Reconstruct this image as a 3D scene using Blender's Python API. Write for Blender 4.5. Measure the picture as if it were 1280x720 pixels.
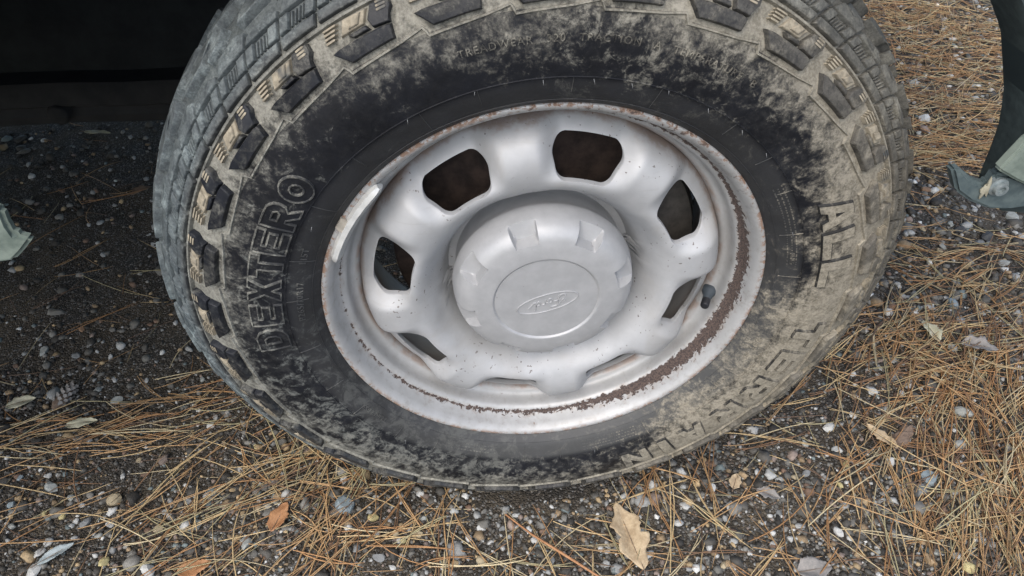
import bpy, bmesh, math, random
import numpy as np
from mathutils import Vector, Matrix
for _o in list(bpy.data.objects): bpy.data.objects.remove(_o)
SC = bpy.context.scene
COL = SC.collection
PI = math.pi
H = 0.410                                   # height of the wheel centre above the ground
# ---------------------------------------------------------------- camera
RWC = np.array([[0.99562293, 0.06340344, -0.06866578],
                [-0.09346114, 0.67542419, -0.73148286],
                [0.0, 0.73469869, 0.67839357]])
CAMPOS = np.array([-0.09159642, -0.5702814, 0.55184777 + H])
FPX = 915.152
cd = bpy.data.cameras.new('camera'); cam = bpy.data.objects.new('camera', cd); COL.objects.link(cam)
cd.lens = 36 * FPX / 1280; cd.sensor_width = 36; cd.clip_start = 0.02; cd.clip_end = 2000
m = Matrix([list(RWC[i]) + [CAMPOS[i]] for i in range(3)] + [[0, 0, 0, 1]])
cam.matrix_world = m
SC.camera = cam
# ---------------------------------------------------------------- sky, sun, exposure (overcast)
SUN_EL, SUN_AZ = math.radians(52), math.radians(205)      # azimuth the light comes from, clockwise from +y
w = bpy.data.worlds.new('World'); SC.world = w; w.use_nodes = True
nt = w.node_tree; nt.nodes.clear()
sky = nt.nodes.new('ShaderNodeTexSky'); sky.sky_type = 'NISHITA'; sky.sun_disc = False
sky.sun_elevation = SUN_EL; sky.sun_rotation = SUN_AZ; sky.dust_density = 3.0; sky.air_density = 1.0; sky.ozone_density = 1.0
bg = nt.nodes.new('ShaderNodeBackground'); bg.inputs[1].default_value = 0.13
wo = nt.nodes.new('ShaderNodeOutputWorld')
nt.links.new(sky.outputs[0], bg.inputs[0]); nt.links.new(bg.outputs[0], wo.inputs[0])
sl = bpy.data.lights.new('sun', 'SUN'); sl.energy = 1.2; sl.angle = math.radians(70); sl.color = (1.0, 0.97, 0.91)
sun = bpy.data.objects.new('sun', sl); COL.objects.link(sun)
sd = Vector((math.sin(SUN_AZ) * math.cos(SUN_EL), math.cos(SUN_AZ) * math.cos(SUN_EL), math.sin(SUN_EL)))
sun.rotation_euler = (-sd).to_track_quat('-Z', 'Y').to_euler(); sun.location = sd * 5
SC.view_settings.view_transform = 'Standard'; SC.view_settings.look = 'None'
SC.view_settings.gamma = 1; SC.view_settings.use_curve_mapping = False
SC.view_settings.exposure = 0.95

rng = np.random.default_rng(7); random.seed(7)

# ---------------------------------------------------------------- pixel helpers (photo pixels 1280 x 720)
def ray(px, py):
    return RWC @ np.array([(px - 640) / FPX, -(py - 360) / FPX, -1.0])
def on_ground(px, py, z=0.0):
    d = ray(px, py); t = (z - CAMPOS[2]) / d[2]; return CAMPOS + d * t
def on_side(px, py, y=-0.02):
    d = ray(px, py); t = (y - CAMPOS[1]) / d[1]; return CAMPOS + d * t

# ---------------------------------------------------------------- object helpers
def link(name, me, mat=None, parent=None, smooth=True):
    o = bpy.data.objects.new(name, me); COL.objects.link(o)
    if mat is not None and not me.materials: me.materials.append(mat)
    if smooth and len(me.polygons): me.polygons.foreach_set('use_smooth', [True] * len(me.polygons))
    if parent is not None: o.parent = parent
    return o
def empty(name, loc=(0, 0, 0)):
    o = bpy.data.objects.new(name, None); COL.objects.link(o); o.location = loc; return o
def tag(o, label, cat, group=None):
    o['label'] = label; o['category'] = cat
    if group: o['group'] = group
    return o
def mesh_from(name, v, f):
    me = bpy.data.meshes.new(name); me.from_pydata([tuple(map(float, p)) for p in v], [], [tuple(q) for q in f]); me.update(); return me
def np_mesh(name, V, F, col=None):
    """fast triangle mesh from arrays, with an optional colour for each vertex"""
    me = bpy.data.meshes.new(name)
    me.vertices.add(len(V)); me.vertices.foreach_set('co', np.asarray(V, np.float32).ravel())
    nf = len(F); me.loops.add(nf * 3); me.loops.foreach_set('vertex_index', np.asarray(F, np.int32).ravel())
    me.polygons.add(nf); me.polygons.foreach_set('loop_start', np.arange(0, nf * 3, 3, dtype=np.int32))
    me.update(calc_edges=True)
    if col is not None:
        a = me.color_attributes.new('tint', 'FLOAT_COLOR', 'POINT')
        a.data.foreach_set('color', np.c_[col, np.ones(len(col))].astype(np.float32).ravel())
    return me
def sharp(me, deg=35):
    me.polygons.foreach_set('use_smooth', [True] * len(me.polygons))
    try: me.set_sharp_from_angle(angle=math.radians(deg))
    except Exception: pass
def lathe_mesh(name, prof, seg=192, closed=False, a0=0.0, a1=2 * PI):
    """profile of (r, y) turned round the wheel axis (y)"""
    full = abs(a1 - a0 - 2 * PI) < 1e-6
    n = len(prof); cols = seg if full else seg + 1
    v = []; f = []
    for k in range(cols):
        t = a0 + (a1 - a0) * k / seg
        for r, y in prof: v.append((r * math.cos(t), y, r * math.sin(t)))
    for k in range(seg):
        k2 = (k + 1) % cols if full else k + 1
        for i in range(n - 1 + (1 if closed else 0)):
            j = (i + 1) % n
            f.append((k * n + i, k * n + j, k2 * n + j, k2 * n + i))
    return mesh_from(name, v, f)
def catmull(pts, sub=8):
    P = np.array(pts, float); P = np.vstack([2 * P[0] - P[1], P, 2 * P[-1] - P[-2]])
    out = []
    for i in range(1, len(P) - 2):
        p0, p1, p2, p3 = P[i - 1:i + 3]
        for k in range(sub):
            t = k / sub
            out.append(.5 * (2 * p1 + (p2 - p0) * t + (2 * p0 - 5 * p1 + 4 * p2 - p3) * t * t + (3 * p1 - p0 - 3 * p2 + p3) * t ** 3))
    out.append(P[-2]); return np.array(out)

# ---------------------------------------------------------------- shader helpers
class N:
    def __init__(s, name):
        s.m = bpy.data.materials.new(name); s.m.use_nodes = True; s.t = s.m.node_tree; s.t.nodes.clear()
        s.out = s.t.nodes.new('ShaderNodeOutputMaterial'); s.b = s.t.nodes.new('ShaderNodeBsdfPrincipled')
        s.t.links.new(s.b.outputs[0], s.out.inputs[0])
    def put(s, sock, v):
        if hasattr(v, 'is_output') or isinstance(v, bpy.types.NodeSocket): s.t.links.new(v, sock)
        elif isinstance(v, (tuple, list)) and len(v) == 3 and sock.type == 'RGBA': sock.default_value = (*v, 1)
        else: sock.default_value = v
    def set(s, **k):
        for a, v in k.items(): s.put(s.b.inputs[a.replace('_', ' ')], v)
        return s
    def math(s, op, a, b=None, c=None, clamp=False):
        n = s.t.nodes.new('ShaderNodeMath'); n.operation = op; n.use_clamp = clamp
        s.put(n.inputs[0], a)
        if b is not None: s.put(n.inputs[1], b)
        if c is not None: s.put(n.inputs[2], c)
        return n.outputs[0]
    def pos(s, offset=(0, 0, 0)):
        g = s.t.nodes.new('ShaderNodeNewGeometry')
        n = s.t.nodes.new('ShaderNodeVectorMath'); n.operation = 'SUBTRACT'
        s.put(n.inputs[0], g.outputs['Position']); n.inputs[1].default_value = offset
        return n.outputs[0]
    def xyz(s, v):
        n = s.t.nodes.new('ShaderNodeSeparateXYZ'); s.put(n.inputs[0], v); return n.outputs
    def comb(s, x, y, z):
        n = s.t.nodes.new('ShaderNodeCombineXYZ')
        for i, q in enumerate((x, y, z)): s.put(n.inputs[i], q)
        return n.outputs[0]
    def noise(s, scale, vec=None, detail=4, rough=.55, dist=0.0):
        n = s.t.nodes.new('ShaderNodeTexNoise'); n.inputs['Scale'].default_value = scale; n.inputs['Detail'].default_value = detail
        n.inputs['Roughness'].default_value = rough; n.inputs['Distortion'].default_value = dist
        if vec is not None: s.put(n.inputs['Vector'], vec)
        return n.outputs['Fac']
    def voronoi(s, scale, vec=None, out='Distance'):
        n = s.t.nodes.new('ShaderNodeTexVoronoi'); n.inputs['Scale'].default_value = scale
        if vec is not None: s.put(n.inputs['Vector'], vec)
        return n.outputs[out]
    def step(s, v, a, b, lo=0.0, hi=1.0):
        n = s.t.nodes.new('ShaderNodeMapRange'); n.interpolation_type = 'SMOOTHSTEP'
        s.put(n.inputs[0], v); s.put(n.inputs[1], a); s.put(n.inputs[2], b); n.inputs[3].default_value = lo; n.inputs[4].default_value = hi
        return n.outputs[0]
    def mix(s, fac, a, b):
        n = s.t.nodes.new('ShaderNodeMix'); n.data_type = 'RGBA'; n.clamp_factor = True
        s.put(n.inputs[0], fac); s.put(n.inputs[6], a); s.put(n.inputs[7], b); return n.outputs[2]
    def ramp(s, v, stops):
        n = s.t.nodes.new('ShaderNodeValToRGB'); e = n.color_ramp.elements
        while len(e) < len(stops): e.new(.5)
        for q, (p, c) in zip(e, stops): q.position = p
        for q, (p, c) in zip(e, stops):
            q.color = (c, c, c, 1) if not isinstance(c, tuple) else (*c, 1)
        s.put(n.inputs[0], v); return n.outputs[0]
    def bump(s, h, strength=.3, dist=.002):
        n = s.t.nodes.new('ShaderNodeBump'); n.inputs['Strength'].default_value = strength; n.inputs['Distance'].default_value = dist
        s.put(n.inputs['Height'], h); s.t.links.new(n.outputs[0], s.b.inputs['Normal']); return s
    def attr(s, name):
        n = s.t.nodes.new('ShaderNodeAttribute'); n.attribute_name = name; return n.outputs['Color']
    def polar(s):
        v = s.pos((0, 0, H)); x, y, z = s.xyz(v)
        r = s.math('SQRT', s.math('ADD', s.math('MULTIPLY', x, x), s.math('MULTIPLY', z, z)))
        th = s.math('ARCTAN2', z, x); t = s.math('ADD', s.math('DIVIDE', th, 2 * PI), .5)
        return v, r, t, y
def T(deg): return (deg + 180) / 360

MAT = {}
def tyre_material(name, bias, dark, wear=0.0):
    n = N(name); v, r, t, y = n.polar()
    r0 = n.ramp(t, [(T(-180), .82), (T(-160), .76), (T(-140), .62), (T(-118), .58), (T(-100), .70), (T(-82), .80), (T(-68), .55), (T(-52), .02), (T(-20), .0),
                    (T(0), .22), (T(22), .40), (T(45), .68), (T(62), .66), (T(82), .66), (T(98), .74), (T(112), .84), (T(140), .84), (T(165), .74), (T(180), .82)])
    r0 = n.math('ADD', n.math('MULTIPLY', r0, .1), .25)
    big = n.noise(22, v, 5, .6, .6); mid = n.noise(85, v, 6, .7, .5); fine = n.noise(420, v, 4, .7); mott = n.noise(48, v, 8, .75, .9); str_ = n.noise(1.0, n.comb(n.math('MULTIPLY', t, 420.0), n.math('MULTIPLY', r, 130.0), n.math('MULTIPLY', y, 130.0)), 5, .65)
    def c0(q, k): return n.math('MULTIPLY', n.math('SUBTRACT', q, .5), k)
    wob = n.math('ADD', n.math('ADD', c0(big, .13), c0(mid, .12)), n.math('ADD', c0(fine, .035), c0(mott, .10)))
    k = n.math('ADD', n.math('SUBTRACT', r, r0), n.math('ADD', wob, bias))
    mud = n.step(n.math('ADD', k, c0(str_, .05)), -.030, .040)
    # blotches of dried splash on the sidewall, thick on some arcs and absent on others
    splash = n.ramp(t, [(0, .50), (T(-165), .52), (T(-150), .58), (T(-128), .60), (T(-108), .60), (T(-92), .53), (T(-78), .50), (T(-62), .54), (T(-40), .55), (T(-10), .50), (T(15), .46), (T(50), .46), (T(66), .53), (T(90), .52), (T(100), .36), (T(120), .36), (T(130), .46), (T(145), .45), (T(160), .50), (1, .50)])
    sp = n.step(n.math('ADD', n.math('ADD', c0(mott, 1.0), c0(mid, .55)), n.math('ADD', c0(fine, .25), splash)), .53, .69)
    # thin old dust, more low down and on the bead
    dust = n.math('MULTIPLY', n.step(mid, .38, .72), n.ramp(t, [(0, .28), (T(-120), .42), (T(-60), .5), (T(0), .34), (T(60), .20), (T(100), .06), (T(150), .12), (1, .28)]))
    bead = n.math('SUBTRACT', 1.0, n.step(r, .264, .274))
    beadd = n.math('ADD', n.math('MULTIPLY', mott, .35), n.ramp(t, [(0, .05), (T(-140), .18), (T(-110), .42), (T(-60), .55), (T(-20), .45), (T(10), .15), (T(60), .02), (T(100), .0), (T(150), .04), (1, .05)]))
    dust = n.math('MAXIMUM', dust, n.math('MULTIPLY', bead, beadd))
    tan = n.mix(n.step(n.math('ADD', n.math('MULTIPLY', mid, .5), n.math('MULTIPLY', fine, .5)), .38, .62), (.185, .164, .122), (.340, .304, .237))
    grey = n.mix(n.step(n.math('ADD', n.math('MULTIPLY', mid, .5), n.math('MULTIPLY', fine, .5)), .38, .62), (.135, .170, .182), (.285, .345, .355))
    side = n.ramp(t, [(0, 1.0), (T(-150), .9), (T(-100), .7), (T(-60), .15), (T(20), .12), (T(70), .5), (T(110), .7), (T(150), .9), (1, 1.0)])
    tread = n.step(r, .362, .378)
    mudc = n.mix(n.math('MULTIPLY', side, n.math('ADD', n.math('MULTIPLY', tread, .65), .35)), tan, grey)
    rub = n.mix(n.step(big, .3, .7), tuple(c * .75 for c in dark), tuple(c * 1.4 for c in dark))
    c = n.mix(n.math('MULTIPLY', dust, .5 * (1 - .6 * wear)), rub, (.17, .172, .165))
    c = n.mix(n.math('MULTIPLY', n.math('MULTIPLY', sp, .46 * (1 - .75 * wear)), n.math('SUBTRACT', 1.0, n.math('MULTIPLY', bead, .6))), c, n.mix(side, (.22, .195, .15), (.20, .215, .205)))
    worn = n.math('SUBTRACT', 1.0, n.math('MULTIPLY', n.math('MULTIPLY', n.step(n.math('ADD', c0(mott, 1.0), c0(big, .8)), -.24, .06), wear), n.math('ADD', .55, n.math('MULTIPLY', n.math('MULTIPLY', side, n.math('SUBTRACT', 1.0, n.math('MULTIPLY', tread, .80))), .55))))
    op = n.math('ADD', .46, n.math('ADD', n.math('MULTIPLY', mott, .45), n.math('MULTIPLY', str_, .36)), clamp=True)
    op = n.math('MULTIPLY', n.math('MULTIPLY', op, worn), n.math('SUBTRACT', 1.0, n.math('MULTIPLY', n.math('MULTIPLY', side, n.math('SUBTRACT', 1.0, tread)), .38 if bias == 0 else .10)))
    if bias == .020: op = n.math('MULTIPLY', op, n.math('SUBTRACT', 1.0, n.math('MULTIPLY', tread, .55)))
    mud = n.math('MULTIPLY', mud, op)
    c = n.mix(mud, c, mudc)
    n.set(Base_Color=c, Roughness=n.math('ADD', .52, n.math('MULTIPLY', mud, .42)))
    n.b.inputs['Specular IOR Level'].default_value = .28
    hg = n.math('ADD', n.math('MULTIPLY', mud, .8), n.math('ADD', n.math('MULTIPLY', fine, .35), n.math('MULTIPLY', mott, .5)))
    n.bump(hg, .6, .0012)
    MAT[name] = n.m
tyre_material('rubber', 0.0, (.0085, .0095, .0125))
tyre_material('rubber_groove', .020, (.0085, .0095, .0125))
tyre_material('rubber_lug', -.004, (.0085, .010, .014), .98)
tyre_material('rubber_edge_shade', -.050, (.020, .020, .020), .55)  # cleaner rubber on letter ribs; its dark tone also paints in relief shade
tyre_material('rubber_letter', .030, (.034, .036, .038))

def packed_mud():
    n = N('packed_mud'); v, r, t, y = n.polar()
    a = n.noise(140, v, 5, .65); b = n.noise(30, v, 3)
    c = n.mix(n.step(a, .3, .7), (.18, .158, .118), (.36, .318, .24))
    c = n.mix(n.step(b, .52, .68), c, (.07, .075, .075))
    n.set(Base_Color=c, Roughness=.9).bump(a, .5, .001); MAT['packed_mud'] = n.m
packed_mud()

def rim_paint():
    n = N('rim_paint'); v, r, t, y = n.polar()
    a = n.noise(160, v, 5, .7, .4); b = n.noise(38, v, 4, .6); c0 = n.noise(520, v, 3, .6); d0 = n.noise(95, v, 4, .7)
    silver = n.mix(n.step(b, .3, .7), (.355, .358, .355), (.425, .43, .43))
    # grime settled in the barrel and towards the rim's flange
    grime = n.math('MULTIPLY', n.step(d0, .48, .75), n.step(r, .19, .235))
    c = n.mix(n.math('MULTIPLY', grime, .55), silver, (.24, .225, .20))
    # paint chipped off round the bead-seat corner: wide on one side, spots elsewhere
    width = n.ramp(t, [(0, .17), (T(-150), .22), (T(-125), .30), (T(-105), .36), (T(-84), .42), (T(-72), .56), (T(-55), .72), (T(-20), .78), (T(8), .70), (T(26), .56), (T(40), .34), (T(62), .40), (T(80), .44), (T(92), .40), (T(108), .20), (1, .17)])
    dr = n.math('DIVIDE', n.math('ABSOLUTE', n.math('SUBTRACT', r, .2216)), .0042)
    chip = n.math('SUBTRACT', n.math('ADD', width, n.math('MULTIPLY', n.math('SUBTRACT', a, .5), 1.7)), n.math('ADD', n.math('MULTIPLY', dr, .55), .16))
    halo = n.math('MULTIPLY', n.step(chip, -.30, .04), n.step(d0, .40, .62))
    c = n.mix(n.math('MULTIPLY', halo, .40), c, (.27, .19, .13))
    chip = n.step(chip, .0, .05)
    rustc = n.mix(n.step(c0, .35, .65), (.040, .031, .030), (.105, .076, .064))
    # orange rust on the flange edge and as small spots
    edge = n.math('MULTIPLY', n.step(r, .2315, .2375), n.step(n.math('ADD', a, n.math('MULTIPLY', b, .35)), .64, .74))
    spots = n.step(n.math('ADD', n.math('MULTIPLY', d0, .6), n.math('MULTIPLY', c0, .4)), .640, .675)
    topchip = n.math('MULTIPLY', n.math('MULTIPLY', n.step(r, .2235, .2265), n.ramp(t, [(0, 0.0), (T(20), .0), (T(45), .6), (T(70), 1.0), (T(95), .8), (T(120), .1), (1, 0.0)])), n.step(a, .56, .62))
    seam = n.math('MULTIPLY', n.math('MULTIPLY', n.step(r, .2005, .2035), n.math('SUBTRACT', 1.0, n.step(r, .205, .209))), n.step(b, .38, .6))
    c = n.mix(n.math('MULTIPLY', edge, .85), c, (.21, .115, .065))
    c = n.mix(n.math('MULTIPLY', seam, .6), c, (.22, .13, .08))
    c = n.mix(n.math('MULTIPLY', spots, .8), c, (.17, .10, .07))
    c = n.mix(topchip, c, rustc)
    c = n.mix(chip, c, rustc)
    bad = n.math('MAXIMUM', n.math('MAXIMUM', chip, topchip), n.math('MAXIMUM', edge, spots))
    n.set(Base_Color=c, Metallic=n.math('SUBTRACT', .22, n.math('MULTIPLY', bad, .2)), Roughness=n.math('ADD', .48, n.math('MULTIPLY', bad, .45)))
    n.bump(n.math('ADD', n.math('MULTIPLY', bad, -1.0), n.math('MULTIPLY', n.math('MULTIPLY', bad, c0), .8)), .5, .0008)
    MAT['rim_paint'] = n.m
rim_paint()

def disc_paint():
    n = N('disc_paint'); v, r, t, y = n.polar()
    b = n.noise(26, v, 4, .6); s1 = n.noise(210, v, 2, .5); s2 = n.noise(16, v, 2); e = n.noise(70, v, 5, .7)
    c = n.mix(n.step(b, .3, .7), (.375, .385, .395), (.44, .45, .46))
    spk = n.math('MULTIPLY', n.step(s1, .675, .70), n.step(s2, .44, .58))
    c = n.mix(n.math('MULTIPLY', spk, .85), c, (.12, .10, .09))
    rust = n.math('MULTIPLY', n.step(n.math('ADD', r, n.math('MULTIPLY', n.math('SUBTRACT', e, .5), .012)), .1965, .2035), .75)
    c = n.mix(rust, c, (.20, .125, .085))
    haze = n.math('MULTIPLY', n.step(e, .5, .75), n.step(r, .15, .20))
    c = n.mix(n.math('MULTIPLY', haze, .25), c, (.40, .37, .33))
    scr = n.noise(30, n.comb(n.math('MULTIPLY', n.xyz(v)[0], 1.0), n.xyz(v)[1], n.math('MULTIPLY', n.xyz(v)[2], 9.0)), 3, .6)
    c = n.mix(n.math('MULTIPLY', n.step(scr, .60, .72), .16), c, (.30, .29, .27))
    st = n.math('MULTIPLY', n.step(n.noise(9, v, 5, .7, .8), .47, .68), .34)
    c = n.mix(st, c, (.34, .325, .30))
    n.set(Base_Color=c, Metallic=.20, Roughness=n.math('ADD', .50, n.math('MULTIPLY', e, .12))).bump(n.math('ADD', n.math('MULTIPLY', spk, -1.0), n.math('MULTIPLY', n.noise(900, v, 2), .12)), .25, .0005)
    n.b.inputs['Specular IOR Level'].default_value = .35; MAT['disc_paint'] = n.m
disc_paint()

def cap_paint():
    n = N('cap_paint'); v = n.pos((0, 0, H)); b = n.noise(45, v, 5, .65); f = n.noise(900, v, 2); s = n.noise(140, v, 2)
    c = n.mix(n.step(b, .3, .7), (.355, .362, .37), (.41, .417, .425))
    c = n.mix(n.math('MULTIPLY', n.step(s, .745, .76), .6), c, (.2, .19, .18))
    n.set(Base_Color=c, Metallic=.22, Roughness=n.math('ADD', .40, n.math('MULTIPLY', b, .14))).bump(f, .12, .0004); MAT['cap_paint'] = n.m
cap_paint()

def simple(name, col, rough=.6, metal=0.0, col2=None, scale=60, bump=.2, spec=.5):
    n = N(name); v = n.pos(); a = n.noise(scale, v, 5, .65)
    n.set(Base_Color=n.mix(n.step(a, .3, .7), col, col2 or tuple(c * 1.4 for c in col)), Roughness=rough, Metallic=metal)
    n.b.inputs['Specular IOR Level'].default_value = spec
    n.bump(a, bump, .001); MAT[name] = n.m
simple('black_rubber', (.012, .013, .016), .45)
simple('valve_rubber', (.035, .045, .055), .55)
simple('weight_zinc', (.52, .53, .52), .5, .3, (.62, .63, .61), 90)
simple('weight_clip', (.30, .28, .24), .6, .3, (.4, .37, .32), 120)
simple('brake_rust', (.022, .016, .014), .8, .2, (.065, .045, .037), 60, .5)
simple('underbody', (.012, .013, .014), .85, 0, (.026, .026, .026), 25, .5)
simple('liner_plastic', (.011, .014, .016), .8, 0, (.022, .027, .028), 30, .4)
simple('fender_trim', (.028, .040, .042), .65, 0, (.055, .075, .075), 70, .35)
simple('fender_paint', (.03, .042, .044), .35, 0, (.036, .05, .052), 40, .05)
simple('bracket_plastic', (.055, .078, .084), .6, 0, (.10, .13, .13), 80, .4)
simple('dusty_plate', (.10, .13, .11), .8, 0, (.20, .24, .205), 45, .5)
simple('bolt_zinc', (.20, .24, .25), .5, .5, (.33, .37, .37), 150, .3)

def ground_mat():
    n = N('damp_grit'); v = n.pos(); a = n.noise(9, v, 5, .65); b = n.noise(120, v, 6, .75); g = n.voronoi(330, v, 'Distance'); gc = n.voronoi(330, v, 'Color')
    x, y, z = n.xyz(gc)
    c = n.mix(n.step(a, .35, .68), (.026, .023, .018), (.074, .060, .040))
    c = n.mix(n.math('MULTIPLY', n.step(x, .62, .95), n.step(b, .4, .6)), c, (.15, .13, .105))
    c = n.mix(n.math('MULTIPLY', n.step(y, .80, .97), .8), c, (.20, .195, .185))
    n.set(Base_Color=c, Roughness=n.math('SUBTRACT', .95, n.math('MULTIPLY', n.step(a, .5, .3), .25)))
    n.bump(n.math('ADD', n.math('MULTIPLY', g, -1.2), n.math('MULTIPLY', b, 1.0)), .9, .004); MAT['damp_grit'] = n.m
ground_mat()
def tint_mat(name, rough, nscale, bump):
    n = N(name); v = n.pos(); a = n.noise(nscale, v, 4, .65)
    n.set(Base_Color=n.mix(n.step(a, .25, .75), n.mix(.35, n.attr('tint'), (.02, .02, .02)), n.attr('tint')), Roughness=rough).bump(a, bump, .0008); MAT[name] = n.m
tint_mat('gravel_stone', .75, 300, .4)
tint_mat('dry_needle', .6, 200, .1)

# ================================================================ SETTING: ground
def hgt(x, y):
    x = np.asarray(x, float); y = np.asarray(y, float)
    h = .006 * np.sin(3.1 * x + 1.3 * y + .4) + .005 * np.sin(5.3 * y - 2.2 * x + 1.1) + .004 * np.sin(9.1 * x + 4.2 * y) * np.sin(7.7 * y - 1.0)
    h += .0022 * np.sin(23 * x + 11 * y) * np.sin(19 * y - 8 * x + 2) + .0012 * np.sin(61 * x - 23 * y) * np.sin(53 * y + 17 * x)
    rut = np.exp(-((x) / .33) ** 2 - ((y - .11) / .16) ** 2)
    berm = np.exp(-((y + .02 - .05 * np.cos(3 * x)) / .05) ** 2) * np.exp(-(x / .5) ** 2) * .008
    fade = np.exp(-(np.maximum(np.hypot(x, y) - 3, 0) / 4) ** 2)
    return (h - .010 * rut + berm) * fade - .004
def make_ground():
    gx = np.concatenate([[-400, -120, -40, -14, -6, -3.5, -2.4], np.linspace(-1.9, 2.3, 190), [2.8, 3.6, 6, 14, 40, 120, 400]])
    gy = np.concatenate([[-400, -120, -40, -14, -5, -2, -1.2], np.linspace(-.8, 2.6, 160), [3.2, 4.2, 7, 14, 40, 120, 400]])
    X, Y = np.meshgrid(gx, gy); Z = hgt(X, Y)
    V = np.c_[X.ravel(), Y.ravel(), Z.ravel()]; nx = len(gx); ny = len(gy)
    i = (np.arange(ny - 1)[:, None] * nx + np.arange(nx - 1)[None, :]).ravel()
    F = np.concatenate([np.c_[i, i + 1, i + nx + 1], np.c_[i, i + nx + 1, i + nx]])
    g = link('ground', np_mesh('ground', V, F), MAT['damp_grit']); g['kind'] = 'structure'
    return g
ground = make_ground()

# ================================================================ THE TRUCK (only its wheel and wheel arch come into view)
truck = tag(empty('pickup_truck'), 'pickup truck with a mud-caked all-terrain tyre on a rusty silver steel wheel', 'truck')

# ---- tyre profile (r, y): y runs inboard from the plane of the rim flange
HALF = [(.2345, .012), (.2372, .003), (.243, -.005), (.252, -.012), (.272, -.0185), (.300, -.0225), (.325, -.0195), (.345, -.0115), (.362, -.001), (.380, .0125), (.393, .028), (.4000, .048), (.4025, .075), (.4035, .107)]
PR = catmull(HALF, 8)
SL = np.concatenate([[0], np.cumsum(np.hypot(*np.diff(PR, axis=0).T))])
TN = np.gradient(PR, SL, axis=0); TN /= np.linalg.norm(TN, axis=1)[:, None]
def s_of_r(r): return float(np.interp(r, PR[:, 0], SL))
def s_of_y(y):
    k = int(np.argmin(PR[:, 1])); return float(np.interp(y, PR[k:, 1], SL[k:]))
def surf(theta, s, h):
    r = np.interp(s, SL, PR[:, 0]); y = np.interp(s, SL, PR[:, 1])
    tr = np.interp(s, SL, TN[:, 0]); ty = np.interp(s, SL, TN[:, 1])
    nr, ny = -ty, tr                                    # outward normal is (-ty, tr) turned to point out of the tyre
    if s > SL[20]:
        pass
    ny, nr = -abs(tr) if tr > 0 else ny, nr
    nr = abs(ty) if ty > 0 else -abs(ty)
    L = math.hypot(nr, ny); nr /= L; ny /= L
    rr = r + nr * h; yy = y + ny * h
    return (rr * math.cos(theta), yy, rr * math.sin(theta))
full = [tuple(p) for p in PR] + [(r, .214 - y) for r, y in PR[-2::-1]]
tyre = link('tyre', lathe_mesh('tyre', full, 288), MAT['rubber_groove'], truck); tyre.location = (0, 0, H)
# inner wall of the carcass is never seen; the sidewall below the lugs takes the plainer rubber
tyre.data.materials.append(MAT['rubber'])
for p in tyre.data.polygons:
    c = p.center
    if math.hypot(c.x, c.z) < .331 and c.y < .1: p.material_index = 1
tyre['label'] = 'black all-terrain tyre caked with tan mud'

def offset_poly(P, d):
    """shrink a closed 2-D polygon (metres, counter-clockwise) by d"""
    n = len(P); out = []
    for i in range(n):
        a, b, c = np.array(P[i - 1]), np.array(P[i]), np.array(P[(i + 1) % n])
        e1 = (b - a) / (np.linalg.norm(b - a) + 1e-12); e2 = (c - b) / (np.linalg.norm(c - b) + 1e-12)
        n1 = np.array([-e1[1], e1[0]]); n2 = np.array([-e2[1], e2[0]]); q = n1 + n2; L = q @ q
        q = q * (2 / L) if L > .3 else n1
        out.append(b + q * d)
    return out
def split_edges(P, step=.006):
    out = []
    for i in range(len(P)):
        a, b = np.array(P[i], float), np.array(P[(i + 1) % len(P)], float)
        k = max(1, int(math.ceil(np.linalg.norm(b - a) / step)))
        for j in range(k): out.append(a + (b - a) * j / k)
    return out
def add_block(bm, poly, h, sink=.0015, draft=.0007, rnd=.0009, midx=0):
    """poly in (degrees clockwise, arc length s); raised by h over the tyre surface"""
    R0 = .375
    P = [np.array((math.radians(a) * R0, s)) for a, s in poly]
    A = sum(P[i - 1][0] * P[i][1] - P[i][0] * P[i - 1][1] for i in range(len(P)))
    if A < 0: P = P[::-1]
    rings = [(0, -sink), (draft, h - rnd), (draft + rnd * .35, h - rnd * .3), (draft + rnd, h)]
    loops = []
    for d, z in rings:
        Q = split_edges(offset_poly(P, d)) if False else offset_poly(split_edges(P), d)
        loops.append([bm.verts.new(surf(PI / 2 - q[0] / R0, q[1], z)) for q in Q])
    fs = []
    for a, b in zip(loops, loops[1:]):
        k = len(a)
        for i in range(k): fs.append(bm.faces.new((a[i], a[(i + 1) % k], b[(i + 1) % k], b[i])))
    top = bm.faces.new(loops[-1]); fs.append(top)
    for f in fs: f.material_index = midx
    return fs
def bm_mesh(name, bm, deg=40, tri=True):
    if tri: bmesh.ops.triangulate(bm, faces=[f for f in bm.faces if len(f.verts) > 4], ngon_method='EAR_CLIP')
    bmesh.ops.recalc_face_normals(bm, faces=bm.faces)
    me = bpy.data.meshes.new(name); bm.to_mesh(me); bm.free(); sharp(me, deg); return me
PITCHES = 30; PD = 360 / PITCHES
sE = s_of_r(.3635)                                    # the shoulder edge
def S(r): return s_of_r(r)
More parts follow.
